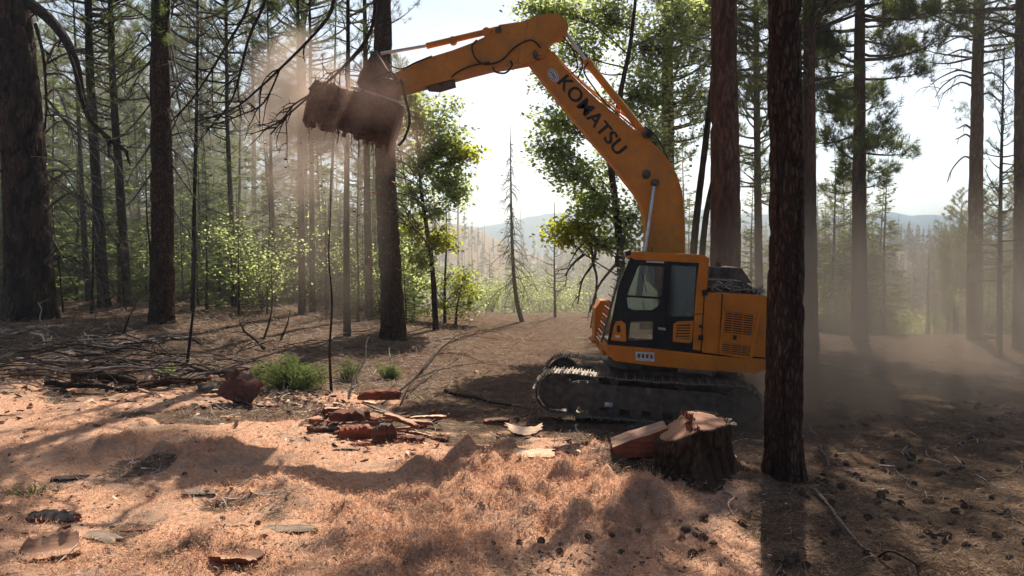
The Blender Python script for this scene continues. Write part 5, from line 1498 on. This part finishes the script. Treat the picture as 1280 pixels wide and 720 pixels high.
slab('bark_chunk', 'little black bark fragment touching the splintered board', 286, 612, 16, .12, .05, 40, ('bark_chunk', 'bark_chunk'), 'bark piece', jag=.6, ry=12)
slab('bark_chunk', 'thick dark bark chunk with red underside at lower left', 67, 655, 66, .26, .11, -4, ('bark_chunk', 'wood_red'), 'bark piece', rx=20, jag=.5)
slab('wood_slab', 'pale greenish grey split slab at lower left', 122, 676, 58, .24, .05, -18, ('wood_grey', 'wood_tan'), rx=8, bend=-.08)
slab('wood_slab', 'thin dark red sliver in the sawdust at lower left', 174, 665, 42, .08, .035, 14, ('wood_dark', 'wood_red'), jag=.5)
slab('bark_slab', 'long curved tan bark slab curling up at the lower left corner', 26, 688, 100, .22, .06, 22, ('wood_tan', 'wood_red'), 'bark piece', bend=.16, rx=28, jag=.25)
slab('bark_slab', 'wide tan bark slab with raised edge in the lower left corner', 66, 700, 64, .5, .06, 28, ('wood_tan', 'wood_tan'), 'bark piece', rx=18, curl=.22, jag=.3)
slab('wood_splinter', 'thin pale splinter standing beside the bark slabs at lower left', 82, 706, 42, .02, .02, 68, ('wood_pale', 'wood_pale'), ry=-25, jag=.2)
slab('bark_slab', 'pale bark slab cut off by the bottom edge of the photo', 294, 712, 60, .45, .06, -12, ('wood_tan', 'wood_red'), 'bark piece', curl=.15, jag=.45)
slab('bark_chunk', 'flat dark bark patch on the sawdust near the left edge', 88, 604, 38, .26, .05, 8, ('bark_chunk', 'bark_chunk'), 'bark piece', jag=.5)
slab('wood_chip', 'curled tan chip standing on the sawdust behind the splintered board', 292, 539, 18, .10, .04, 55, ('wood_tan', 'wood_tan'), ry=-30, bend=.2)
slab('wood_slab', 'thin tan chip below the dark red block', 288, 522, 26, .10, .03, -6, ('wood_tan', 'wood_red'), rx=15)
slab('wood_slab', 'narrow splinter at the left edge of the sawdust', 10, 522, 34, .08, .03, -10, ('wood_tan', 'wood_dark'))
slab('wood_slab', 'broad tan slab lying at the edge of the brush pile', 113, 502, 36, .34, .05, -8, ('wood_tan', 'wood_tan'), rx=14, jag=.5)
slab('wood_slab', 'small pale slab next to the broad tan slab', 139, 502, 24, .22, .04, -22, ('wood_pale', 'wood_tan'), rx=10, jag=.5)
slab('wood_slab', 'white pointed splinter standing up in the brush pile', 188, 476, 16, .14, .05, 40, ('wood_pale', 'wood_pale'), ry=-52, jag=.6, lift=.1)
slab('wood_slab', 'long pale split board leaning at the brush pile edge', 185, 494, 42, .13, .05, -32, ('wood_tan', 'wood_tan'), ry=8)
slab('wood_slab', 'tan board under the white splinter', 236, 481, 30, .2, .05, -8, ('wood_tan', 'wood_red'), rx=10, lift=.05)
slab('bark_chunk', 'mossy grey bark slab leaning on the dark red block', 264, 496, 30, .3, .09, 12, ('bark_chunk', 'wood_grey'), 'bark piece', rx=45, jag=.4, lift=.1)
slab('wood_block', 'large dark red bark block tilted at the back of the sawdust', 303, 504, 50, .75, .22, -22, ('wood_dark', 'wood_dark'), 'wood piece', rx=52, ry=14, jag=.22, lift=.16)
slab('wood_slab', 'thin pale edge piece in front of the mossy bark slab', 277, 497, 20, .07, .03, 25, ('wood_pale', 'wood_pale'), lift=.12)
slab('wood_slab', 'red strip lying in front of the dark red block', 316, 508, 60, .1, .05, -6, ('wood_tan', 'wood_red'), jag=.3)
slab('wood_slab', 'small weathered plank at the front of the red wood pile', 434, 566, 32, .16, .05, 0, ('wood_grey', 'wood_dark'), jag=.2)
# the red wood pile
pile = [(446, 550, 40, .30, .26, 2, 'wood_red', 'wood_red', 0, 'upright bright red block in the centre of the wood pile'),
        (436, 540, 46, .36, .2, -4, 'wood_dark', 'wood_dark', .22, 'dark block stacked on top of the bright red block'),
        (482, 556, 30, .36, .34, 20, 'bark_chunk', 'wood_dark', 0, 'grey barked chunk at the front right of the wood pile'),
        (452, 560, 26, .14, .07, 6, 'wood_red', 'wood_red', 0, 'short red stick below the bright red block'),
        (475, 521, 50, .24, .2, -4, 'wood_red', 'wood_red', .34, 'dull red log at the back of the wood pile'),
        (486, 541, 42, .10, .05, -22, 'wood_grey', 'wood_grey', .32, 'grey white stick lying across the wood pile'),
        (500, 546, 44, .16, .08, -18, 'wood_tan', 'wood_red', .22, 'red edged board right of the grey stick'),
        (520, 540, 48, .14, .07, -24, 'wood_tan', 'wood_red', .18, 'brown board fanned out on the right of the wood pile'),
        (536, 535, 50, .12, .06, -26, 'wood_pale', 'wood_red', .2, 'pale sunlit board at the right tip of the wood pile'),
        (512, 556, 36, .2, .13, -10, 'wood_dark', 'wood_dark', 0, 'dark chunk low on the right side of the wood pile'),
        (548, 552, 22, .14, .08, -8, 'wood_dark', 'wood_dark', 0, 'small dark lump at the right end of the wood pile'),
        (404, 532, 40, .2, .08, -24, 'wood_red', 'wood_red', .04, 'red slab sliding off the left of the wood pile'),
        (405, 543, 40, .2, .12, 4, 'bark_chunk', 'wood_dark', 0, 'black slab under the left side of the wood pile'),
        (418, 524, 26, .2, .1, 30, 'wood_tan', 'wood_dark', .14, 'tan splintered piece on the upper left of the wood pile'),
        (462, 534, 20, .1, .06, -30, 'wood_pale', 'wood_tan', .42, 'small pale chip on top of the wood pile'),
        (425, 548, 18, .12, .08, 60, 'wood_dark', 'wood_red', .03, 'small dark wedge left of the bright red block'),
        (497, 533, 30, .12, .06, -14, 'wood_red', 'wood_red', .16, 'short red board behind the grey stick'),
        (526, 551, 30, .12, .07, -16, 'wood_tan', 'wood_dark', .02, 'tan board end near the small dark lump')]
for (x, y, Lp, w, t, rz, ma, mb, lf, lab) in pile:
    slab('wood_block' if t > .12 else 'split_board', lab, x, y, Lp, w, t, rz, (ma, mb), lift=lf, ry=rs.randn() * 5, rx=rs.randn() * 8, jag=.3)

for k in range(34):
    x = 400 + rs.rand() * 145; y = 520 + rs.rand() * 42 * (1 - abs(x - 470) / 150)
    ma = ['wood_red', 'wood_dark', 'wood_tan', 'bark_chunk', 'wood_red', 'wood_grey'][rs.randint(6)]
    slab('splinter', ('short ' if rs.rand() < .5 else 'long ') + {'wood_red': 'red', 'wood_dark': 'dark red', 'wood_tan': 'tan', 'bark_chunk': 'black', 'wood_grey': 'grey'}[ma] + ' splinter on the wood pile, ' + ('left part ' if x < 440 else 'middle ' if x < 490 else 'right part ') + ('low down' if y > 545 else 'high up'),
         x, y, 14 + 26 * rs.rand(), .06 + .12 * rs.rand(), .03 + .04 * rs.rand(), -20 + rs.randn() * 35, (ma, 'wood_red' if rs.rand() < .5 else 'wood_dark'), lift=.02 + .25 * max(0, 1 - abs(x - 462) / 60) * rs.rand(), ry=rs.randn() * 14, rx=rs.randn() * 18, jag=.5, group='splinters on the red wood pile')
# leafy tan litter heap behind
def chips(name, label, regions, seed, mats, kind='stuff'):
    rs = np.random.RandomState(seed); g = Geo()
    for (px, py, rx, ry, n, s0, s1) in regions:
        for _ in range(n):
            q = gp(px + rs.randn() * rx, py + rs.randn() * ry)
            s = s0 + (s1 - s0) * rs.rand() ** 2
            rot = Matrix.Rotation(rs.rand() * 6.28, 3, 'Z') @ Matrix.Rotation(rs.randn() * .45, 3, 'X') @ Matrix.Rotation(rs.randn() * .35, 3, 'Y')
            V = np.array([[-1, -.3, 0], [-.3, -.5, .1], [.8, -.35, 0], [1, .25, .08], [.1, .45, .12], [-.8, .35, .05]]) * s * np.array([1, .7 + .5 * rs.rand(), .8])
            V = V * (1 + .2 * rs.randn(6, 1))
            Vb = V - np.array([0, 0, s * .22])
            W_ = np.vstack([V, Vb]) @ np.array(rot).T + np.array([q.x, q.y, float(H(q.x, q.y)) + s * .12])
            F = [[0, 1, 4, 5], [1, 2, 3, 4], [0, 5, 11, 6], [5, 4, 10, 11], [4, 3, 9, 10], [3, 2, 8, 9], [2, 1, 7, 8], [1, 0, 6, 7]]
            g.add(W_, F, rs.randint(len(mats)), .6)
    return tag(link(name, g.mesh(name, [M[q] for q in mats], False)), label, 'litter', kind=kind)
chips('wood_chips', 'small wood chips and bark crumbs scattered over the sawdust and round the piles',
      [(345, 492, 28, 8, 260, .03, .10), (300, 505, 60, 6, 120, .03, .09), (110, 490, 90, 12, 260, .03, .12), (460, 555, 60, 12, 220, .02, .09), (400, 510, 30, 10, 160, .03, .11), (690, 560, 60, 20, 120, .02, .08),
       (300, 620, 260, 50, 420, .008, .035), (620, 620, 160, 50, 260, .008, .03), (820, 640, 80, 40, 120, .008, .03), (90, 690, 60, 20, 120, .01, .05), (600, 480, 70, 30, 160, .02, .06), (430, 590, 330, 60, 500, .006, .05), (160, 520, 150, 14, 160, .02, .10)],
      5, ['wood_tan', 'wood_dark', 'wood_red', 'wood_pale', 'bark_chunk'])
chips('dark_crumbs', 'dark clods of soil and bark lying on the shaded ground',
      [(730, 710, 90, 6, 90, .02, .05), (340, 695, 60, 14, 130, .015, .05), (60, 640, 50, 25, 160, .015, .05), (1000, 640, 130, 40, 260, .012, .04), (1130, 520, 120, 50, 300, .02, .06), (930, 660, 50, 30, 90, .015, .03), (720, 545, 80, 16, 110, .03, .09)],
      6, ['bark_chunk', 'bark_burnt', 'deadwood'])

# --- fluffy shavings: thousands of curled ribbons ---
def ribbons(name, label, pts, Lr, w, mats, seed, lift=.03, curl=1.2, flat=.55, tint=None, k=4):
    rs = np.random.RandomState(seed); n = len(pts)
    az = rs.rand(n) * 2 * pi; el = rs.randn(n) * flat
    L_ = Lr * (.5 + rs.rand(n))
    P0 = pts.copy(); P0[:, 2] += lift * rs.rand(n) ** 2
    V = np.zeros((n, k, 2, 3)); p = P0
    ca = rs.randn(n) * curl; ce = rs.randn(n) * curl * .6
    ww = w * (.6 + .8 * rs.rand(n))
    for i in range(k):
        d = np.stack([np.cos(az) * np.cos(el), np.sin(az) * np.cos(el), np.sin(el)], 1)
        s = np.cross(d, np.stack([rs.randn(n) * .6, rs.randn(n) * .6, np.ones(n)], 1)); s /= np.linalg.norm(s, axis=1)[:, None] + 1e-9
        V[:, i, 0] = p + s * ww[:, None] * .5; V[:, i, 1] = p - s * ww[:, None] * .5
        p = p + d * (L_ / (k - 1))[:, None]; az = az + ca; el = el + ce
    g = Geo(); i0 = np.arange(n)[:, None] * (k * 2) + np.arange(k - 1)[None] * 2
    F = np.stack([i0, i0 + 1, i0 + 3, i0 + 2], -1).reshape(-1, 4)
    g.add(V.reshape(-1, 3), F, 0, np.repeat(rs.rand(n) if tint is None else tint, k * 2))
    return tag(link(name, g.mesh(name, [M[mats]], True)), label, 'litter', kind='stuff')
def mat_shav(name, a_, b_, c_, tf=.3):
    m, N, L, b = newmat(name); nt = m.node_tree; N.remove(b)
    at_ = N.new('ShaderNodeAttribute'); at_.attribute_name = 'tint'
    d = N.new('ShaderNodeBsdfDiffuse'); t = N.new('ShaderNodeBsdfTranslucent')
    col = mix(nt, ramp(nt, at_.outputs['Fac'], 0, 1), a_, b_)
    L.new(col, d.inputs[0]); t.inputs[0].default_value = (*c_, 1)
    ms = N.new('ShaderNodeMixShader'); ms.inputs[0].default_value = tf
    L.new(d.outputs[0], ms.inputs[1]); L.new(t.outputs[0], ms.inputs[2]); L.new(ms.outputs[0], N['Material Output'].inputs['Surface'])
    return m
M['shav'] = mat_shav('wood_shavings', (0.63, 0.315, 0.185), (0.80, 0.52, 0.345), (0.6, 0.3, 0.16), .2)
M['needles'] = mat_shav('fallen_needles', (0.11, 0.062, 0.038), (0.29, 0.20, 0.135), (0.15, 0.1, 0.06), .1)
M['twiglit'] = mat_shav('pale_twigs', (0.16, 0.12, 0.10), (0.40, 0.34, 0.29), (0.1, 0.08, 0.06), .05)
rq = np.random.RandomState(33)
n = 420000
Y = 9.2 + 12.5 * rq.rand(n) ** 1.3; X = (rq.rand(n) * 2 - 1) * (Y * .66)
S_ = saw(X, Y); lump = fbm(X * 1.6, Y * 1.6, 51, 3); d_ = np.abs(lump - .5) * 2
keep = rq.rand(n) < S_ * (.06 + .25 * sst(.45, .6, fbm(X * 1.1, Y * 1.1, 91, 3)) + .75 * heap(X, Y))
for mx, my, r, h in mounds[:0]: keep |= (rq.rand(n) < .9 * np.exp(-((X - mx) ** 2 + (Y - my) ** 2) / (r * r * .7))) & (S_ > .2)
X = X[keep]; Y = Y[keep]
ribbons('wood_shavings', 'fluffy pinkish orange wood shavings heaped over the clearing', np.stack([X, Y, H(X, Y) - .008], 1), 0.075, .006, 'shav', 1, .07, 1.4, .6, k=3)
n = 110000
Y = 9.0 + 34 * rq.rand(n) ** 1.5; X = (rq.rand(n) * 2 - 1) * (Y * .68)
keep = rq.rand(n) < (1 - .85 * saw(X, Y)); X = X[keep]; Y = Y[keep]
ribbons('pine_litter', 'brown fallen pine needles and fine litter covering the forest floor', np.stack([X, Y, H(X, Y)], 1), .13, .008, 'needles', 2, .02, .3, .18, k=3)
n = 30000
Y = 12 + 34 * rq.rand(n) ** 1.1; X = (rq.rand(n) * 2 - 1) * (Y * .68)
keep = (rq.rand(n) < (1 - saw(X, Y)) * np.where(X < -1.5, 1.0, .15)); X = X[keep]; Y = Y[keep]
ribbons('twig_litter', 'pale grey twigs strewn over the ground below the trees', np.stack([X, Y, H(X, Y)], 1), .42, .012, 'twiglit', 3, .08, .35, .22)

# --- brush pile on the left ---
brr = np.random.RandomState(17)
def branch(label, px0, py0, px1, py1, r, mat, lift0=.05, lift1=.1, group=None, twigs=4, bow=.1, name='fallen_branch'):
    a_ = gp(px0, py0); b_ = gp(px1, py1)
    a_.z = float(H(a_.x, a_.y)) + lift0; b_.z = float(H(b_.x, b_.y)) + lift1
    o = bpy.data.objects.new(name, None)
    g = Geo(); mid = a_.lerp(b_, .5) + Vector((brr.randn() * .12, brr.randn() * .2, bow * brr.rand() + .02))
    m1 = a_.lerp(mid, .5) + Vector(brr.randn(3) * .05); m2 = mid.lerp(b_, .5) + Vector(brr.randn(3) * .06)
    for mm_ in (m1, mid, m2): mm_.z = max(mm_.z, float(H(mm_.x, mm_.y)) + r * .5)
    Q = catmull([v - a_ for v in (a_, m1, mid, m2, b_)], 5)
    tube_capped(g, Q, np.linspace(r, r * .4, len(Q)) * (1 + .1 * brr.randn(len(Q))), 7, 0, .7)
    Ln = (b_ - a_).length
    for _ in range(twigs):
        k = brr.randint(3, len(Q) - 1); d = (Q[k] - Q[k - 1]).normalized(); az = math.atan2(d.y, d.x) + brr.choice([-1, 1]) * (.4 + .6 * brr.rand())
        T_ = bough(Q[k], az, .1 + brr.rand() * .4, Ln * (.12 + .2 * brr.rand()), -.5, .15, 4, brr)
        V, F = tube(T_, np.linspace(r * .4, r * .12, 5), 4); g.add(V, F, 0, .6)
    o = link(name, g.mesh(name, [M[mat]])); o.location = a_
    return tag(o, label, 'branch', group)
branch('long pale grey pole lying along the front of the brush pile', 22, 462, 130, 468, .07, 'deadwood', .25, .3)
branch('second grey pole continuing right through the brush pile', 105, 466, 222, 480, .065, 'deadwood', .28, .15)
branch('thick brown log lying low in the middle of the brush pile', 92, 476, 196, 486, .13, 'bark_dark', .1, .06, twigs=1, name='fallen_log')
branch('brown log at the right of the brush pile pointing at the red block', 150, 492, 262, 480, .09, 'bark_dark', .06, .15, twigs=2, name='fallen_log')
branch('short dark log under the left end of the brush pile', 60, 484, 150, 492, .10, 'bark_burnt', .06, .06, twigs=1, name='fallen_log')
branch('thin grey limb sloping up to the right behind the brush pile', 110, 452, 205, 432, .05, 'deadwood', .15, .25)
branch('bare limb crossing the open litter below the red brown trunk', 100, 452, 250, 420, .045, 'deadwood', .1, .15)
branch('straight pole at the left edge behind the brush pile', -30, 432, 42, 430, .06, 'deadwood', .3, .3)
branch('white forked branch end sticking up at the left of the brush pile', 60, 430, 48, 404, .035, 'wood_grey', .1, .75, twigs=2)
branch('white barkless stick lying near the left edge of the brush pile', 38, 428, 56, 440, .04, 'wood_pale', .3, .2, twigs=0)
branch('long thin limb sweeping right from the wood pile into the litter', 478, 506, 600, 432, .03, 'bark_burnt', .02, .5, twigs=5, bow=.5)
branch('thin companion limb beside the long sweeping limb', 500, 508, 560, 452, .02, 'bark_burnt', .02, .4, twigs=3, bow=.3)
branch('dark bent twig standing in front of the small green shrub', 436, 502, 462, 450, .03, 'bark_burnt', .0, .7, twigs=4, bow=.2)
branch('fallen pole on the pale litter left of the track', 556, 490, 640, 508, .05, 'bark_dark', .04, .04, twigs=1)
branch('fallen trunk lying across the ground behind the red brown trunk', 215, 378, 345, 374, .12, 'deadwood', .2, .2, twigs=3, name='fallen_log')
branch('dark limb leaning over the ground left of the small green shrub', 330, 440, 300, 420, .05, 'bark_burnt', .1, .5, twigs=4)
wl = branch('white barkless crooked branch running toward the camera at right', 1018, 626, 1094, 704, .028, 'wood_grey', .05, .04, twigs=1, bow=.03)
branch('thin pale stick lying in the pine cones at the far right', 1240, 640, 1290, 662, .02, 'wood_grey', .03, .03, twigs=0)
branch('faint straight twig on the shaded ground behind the near trunk', 1026, 560, 1062, 592, .016, 'deadwood', .03, .03, twigs=0)
branch('thin stick half buried in front of the stump', 904, 636, 938, 664, .02, 'wood_tan', .03, .03, twigs=0)
branch('dark twig on the needle litter right of the white branch', 1098, 700, 1150, 724, .015, 'bark_burnt', .03, .03, twigs=1)
for k in range(70):
    x = -20 + brr.rand() * 330; y = 428 + 62 * brr.rand() ** .8
    dx = (40 + 90 * brr.rand()) * brr.choice([-1, 1]); dy = brr.randn() * 9
    branch(('upper ' if y < 455 else 'lower ') + 'tangled brush branch ' + ('sloping left ' if dx < 0 else 'sloping right ') + band(x), x, y, x + dx, min(max(y + dy, 420), 494), .018 + .03 * brr.rand() ** 2, ['deadwood', 'bark_dark', 'twig'][brr.randint(3)], .05 + .25 * brr.rand(), .05 + .3 * brr.rand(),
           'branches tangled in the brush pile', 5, .25)
for k in range(46):
    x = 130 + brr.rand() * 460; y = 385 + 80 * brr.rand()
    dx = (20 + 70 * brr.rand()) * brr.choice([-1, 1]); dy = brr.randn() * 9
    branch(('long ' if abs(dx) > 50 else 'short ') + 'thin branch on the litter, ' + ('high up ' if y < 425 else 'lower down ') + band(x), x, y, x + dx, max(y + dy, 380), .012 + .02 * brr.rand() ** 2, ['deadwood', 'twig'][brr.randint(2)], .03 + .1 * brr.rand(), .03 + .25 * brr.rand(),
           'thin branches on the litter under the left trees', 4, .2)
for k in range(34):
    x = 1010 + brr.rand() * 290; y = 432 + 110 * brr.rand() ** 1.4
    dx = (12 + 40 * brr.rand()) * brr.choice([-1, 1]); dy = brr.randn() * 5
    branch(('long ' if abs(dx) > 30 else 'short ') + 'bare twig on the dusty ground ' + ('far back ' if y < 475 else 'nearer ') + band(x), x, y, x + dx, y + dy, .012 + .02 * brr.rand() ** 2, 'deadwood', .03, .04, 'thin branches on the dusty ground at right', 2, .1)

# the pale log end behind the right trunks
branch('short pale log lying between the two right hand trunks', 1228, 426, 1250, 430, .16, 'wood_grey', .14, .14, twigs=0, name='fallen_log')

# --- pine cones ---
g = Geo(); rc = np.random.RandomState(3)
V, F = tube([(0, 0, .0), (0, 0, .012), (0, 0, .05), (0, 0, .085), (0, 0, .10)], [.008, .022, .027, .014, .003], 8); g.add(V, F, 0, .5)
for k in range(52):
    t = k / 52; a = k * 2.4; z = .006 + .09 * t; r = .024 * math.sin(pi * (.18 + .75 * t)) + .004
    o_ = np.array([cos(a) * r, sin(a) * r, z]); d = np.array([cos(a), sin(a), .35]); d /= np.linalg.norm(d); s = np.array([-sin(a), cos(a), 0])
    l = .024 * (1 - .5 * t)
    g.add(np.array([o_ - s * .006, o_ + s * .006, o_ + d * l + s * .009, o_ + d * l * 1.15 + np.array([0, 0, .004]), o_ + d * l - s * .009]), [[0, 1, 2], [0, 2, 4], [2, 3, 4]], 0, .5)
M['cone'] = mat_noise('pine_cone', (0.085, 0.055, 0.038), (0.17, 0.115, 0.08), 30, rough=.9, bstr=0)
cone = g.mesh('pine_cone', [M['cone']], False)
def gband(px, py):
    h = ('far back' if py < 520 else 'level with the stump top' if py < 560 else 'by the trunk foot' if py < 610 else 'level with the white branch' if py < 660 else 'near the bottom edge')
    v = ('far left' if px < 200 else 'left' if px < 420 else 'centre left' if px < 640 else 'centre' if px < 800 else 'below the stump' if px < 930 else 'by the nearest trunk' if px < 1030 else 'close to the white branch' if px < 1110 else 'in the right hand litter' if px < 1200 else 'at the right edge')
    return v + ' ' + h
def cones(n, f, label, group, smin, smax):
    hub = [f() for _ in range(max(2, n // 7))]
    for k in range(n):
        px, py = f()
        if rc.rand() < .7:
            hx, hy = hub[rc.randint(len(hub))]; px = hx + rc.randn() * 17; py = min(hy + rc.randn() * 7, 719)
        q = gp(px, py); s = smin + (smax - smin) * rc.rand()
        o = link('pine_cone', cone); o.location = (q.x, q.y, float(H(q.x, q.y)) + (.002 + .016 * rc.rand()) * s)
        o.rotation_euler = (pi / 2 + rc.randn() * .25, 0, rc.rand() * 6.28); o.scale = (s, s, s)
        tag(o, label + ', ' + gband(px, py), 'pine cone', group)
cones(95, lambda: (1020 + 270 * rc.rand(), 545 + 165 * rc.rand() ** 1.0), 'dark pine cone', 'pine cones on the shaded ground at right', .7, 1.35)
cones(18, lambda: (850 + 170 * rc.rand(), 630 + 85 * rc.rand()), 'brown pine cone', 'pine cones in front of the stump', .9, 1.5)
cones(30, lambda: (1030 + 250 * rc.rand(), 480 + 70 * rc.rand()), 'dust covered pine cone', 'pine cones in the dust', .9, 1.5)
cones(8, lambda: (560 + 260 * rc.rand(), 670 + 45 * rc.rand()), 'pine cone on dark soil', 'pine cones at the bottom of the shavings', .7, 1.1)
cones(9, lambda: (60 + 480 * rc.rand(), 590 + 100 * rc.rand()), 'lone cone on sawdust', 'pine cones on the open sawdust', .7, 1.1)

# --- pale leaf litter and slivers on the engine hood ---
g = Geo()
for k in range(170):
    x = 886 + 66 * rc.rand(); y = 362 - 12 * math.exp(-((x - 905) / 18) ** 2) * rc.rand() + 3 * rc.rand()
    p = EXM @ P(x, y, -1.3 + rc.rand() * .9 - .0)
    boxg(g, p, (.10 + .25 * rc.rand(), .02 + .03 * rc.rand(), .012), Matrix.Rotation(rc.rand() * 6, 3, 'Z') @ Matrix.Rotation(rc.randn() * .35, 3, 'Y'))
tag(link('wood_splinters', g.mesh('wood_splinters', [M['twiglit']], False)), 'pale splinters and bark heaped on top of the engine hood', 'litter', kind='stuff')
# chips flying from the head
g = Geo()
for k in range(420):
    t = rc.rand() ** .6
    p = at(455 + rc.randn() * (28 + 50 * t) - 25 * t, 165 + 190 * t * rc.rand() + rc.randn() * 22, 21.0 + rc.randn() * .9)
    s = .01 + .03 * rc.rand() ** 2
    boxg(g, p, (s * 2, s, s * .4), Matrix.Rotation(rc.rand() * 6, 3, 'Z') @ Matrix.Rotation(rc.rand() * 6, 3, 'X'), rc.randint(2))
tag(link('flying_chips', g.mesh('flying_chips', [M['wood_red'], M['wood_tan']], False)), 'red and tan chips falling in the dust below the cutting head', 'litter', kind='stuff')

# --- lichen-green tufts on the second trunk ---
# ================================================================ AIR: haze and dust
def vol_mat(name, col, dens, aniso=.3, cloud=None):
    m = bpy.data.materials.new(name); m.use_nodes = True; nt = m.node_tree; N = nt.nodes; L = nt.links
    N.remove(N['Principled BSDF'])
    v = N.new('ShaderNodeVolumePrincipled'); v.inputs['Color'].default_value = (*col, 1); v.inputs['Density'].default_value = dens; v.inputs['Anisotropy'].default_value = aniso
    L.new(v.outputs[0], N['Material Output'].inputs['Volume'])
    if cloud:
        sc_, lo, hi = cloud
        tc = N.new('ShaderNodeTexCoord')
        ln = N.new('ShaderNodeVectorMath'); ln.operation = 'LENGTH'; L.new(tc.outputs['Object'], ln.inputs[0])
        fo = N.new('ShaderNodeMapRange'); fo.inputs[1].default_value = 1.0; fo.inputs[2].default_value = .25; fo.interpolation_type = 'SMOOTHSTEP'; L.new(ln.outputs['Value'], fo.inputs[0])
        geo = N.new('ShaderNodeNewGeometry')
        t = N.new('ShaderNodeTexNoise'); t.inputs['Scale'].default_value = sc_; t.inputs['Detail'].default_value = 3; L.new(geo.outputs['Position'], t.inputs['Vector'])
        r = N.new('ShaderNodeMapRange'); r.inputs[1].default_value = lo; r.inputs[2].default_value = hi; L.new(t.outputs['Fac'], r.inputs[0])
        mu = N.new('ShaderNodeMath'); mu.operation = 'MULTIPLY'; L.new(fo.outputs[0], mu.inputs[0]); L.new(r.outputs[0], mu.inputs[1])
        m2 = N.new('ShaderNodeMath'); m2.operation = 'MULTIPLY'; L.new(mu.outputs[0], m2.inputs[0]); m2.inputs[1].default_value = dens
        L.new(m2.outputs[0], v.inputs['Density'])
    return m
bm = bmesh.new(); bmesh.ops.create_cube(bm, size=1)
me = bpy.data.meshes.new('haze'); bm.to_mesh(me); bm.free()
hz = link('haze', me); hz.location = (0, 1150, 75); hz.scale = (8200, 2700, 350)
me.materials.append(vol_mat('haze_air', (0.58, 0.86, 1.0), 0.00025, .25)); tag(hz, 'thin pale haze filling the air between the trees and the mountains', 'haze', kind='stuff')

def dust(name, label, c, r, col, dens, cloud, aniso=.35):
    bm = bmesh.new(); bmesh.ops.create_icosphere(bm, subdivisions=3, radius=1)
    me = bpy.data.meshes.new(name); bm.to_mesh(me); bm.free()
    o = link(name, me); o.location = c; o.scale = r
    me.materials.append(vol_mat(name + '_air', col, dens, aniso, cloud))
    return tag(o, label, 'dust', kind='stuff')
DC = (0.70, 0.58, 0.46)
dust('dust_cloud', 'brown dust hanging over the ground right of the excavator', (11.5, 23.5, 1.0), (11.5, 9.5, 4.8), DC, .23, (.35, .3, .7))
dust('dust_cloud', 'dust swirling low round the excavator tracks', (5.2, 18.2, .1), (4.2, 2.4, 1.4), (.6, .46, .34), .6, (.9, .3, .7))
pc_ = at(372, 150, 20.5)
dust('dust_plume', 'pale brown plume of dust blown left from the cutting head', tuple(pc_), (1.7, 1.6, 2.4), (0.66, 0.53, 0.43), 2.4, (.8, .35, .65))
pc_ = at(392, 270, 24)
dust('dust_plume', 'thin brown dust raining down below the cutting head', tuple(pc_), (2.8, 2.4, 4.6), (0.62, 0.50, 0.40), .11, (.6, .3, .7))
pc_ = at(448, 148, 19.0)
dust('dust_puff', 'dense reddish dust puff wrapped round the cutting head', tuple(pc_), (2.0, 1.4, 1.5), (0.52, 0.34, 0.26), 1.0, (1.3, .3, .65))

bm = bmesh.new(); bmesh.ops.create_icosphere(bm, subdivisions=4, radius=1)
me = bpy.data.meshes.new('dust_haze'); bm.to_mesh(me); bm.free()
o = link('dust_haze', me); o.location = (-26, 60, 4); o.scale = (50, 30, 15)
me.materials.append(vol_mat('dusty_air', (0.88, 0.82, 0.70), .006, .4)); tag(o, 'faint sunlit dusty haze hanging through the wood behind the clearing', 'dust', kind='stuff')

bm = bmesh.new(); bmesh.ops.create_icosphere(bm, subdivisions=4, radius=1)
me = bpy.data.meshes.new('dust_haze'); bm.to_mesh(me); bm.free()
o = link('dust_haze', me); o.location = (19, 40, 4); o.scale = (21, 22, 19)
me.materials.append(vol_mat('thin_dusty_air', (0.86, 0.74, 0.62), .0045, .35)); tag(o, 'faint brownish haze standing between the right hand trunks', 'dust', kind='stuff')

# where several alike things would still share a label, tell them apart by their order from the left
seen = {}
for o_ in C.objects:
    if o_.parent is None and o_.get('group') and o_.get('label'): seen.setdefault(o_['label'], []).append(o_)
ORD = ['first', 'second', 'third', 'fourth', 'fifth', 'sixth', 'seventh', 'eighth', 'ninth', 'tenth', 'eleventh', 'twelfth', 'thirteenth', 'fourteenth', 'fifteenth', 'sixteenth', 'seventeenth', 'eighteenth', 'nineteenth', 'twentieth']
for lab, os_ in seen.items():
    if 1 < len(os_) <= 20 and len(lab.split()) <= 13:
        os_.sort(key=lambda q_: q_.location.x / max(q_.location.y, 1))
        for k, q_ in enumerate(os_): q_['label'] = lab + ', ' + (('leftmost', 'rightmost')[k] + ' of two' if len(os_) == 2 else ORD[k] + ' from left')
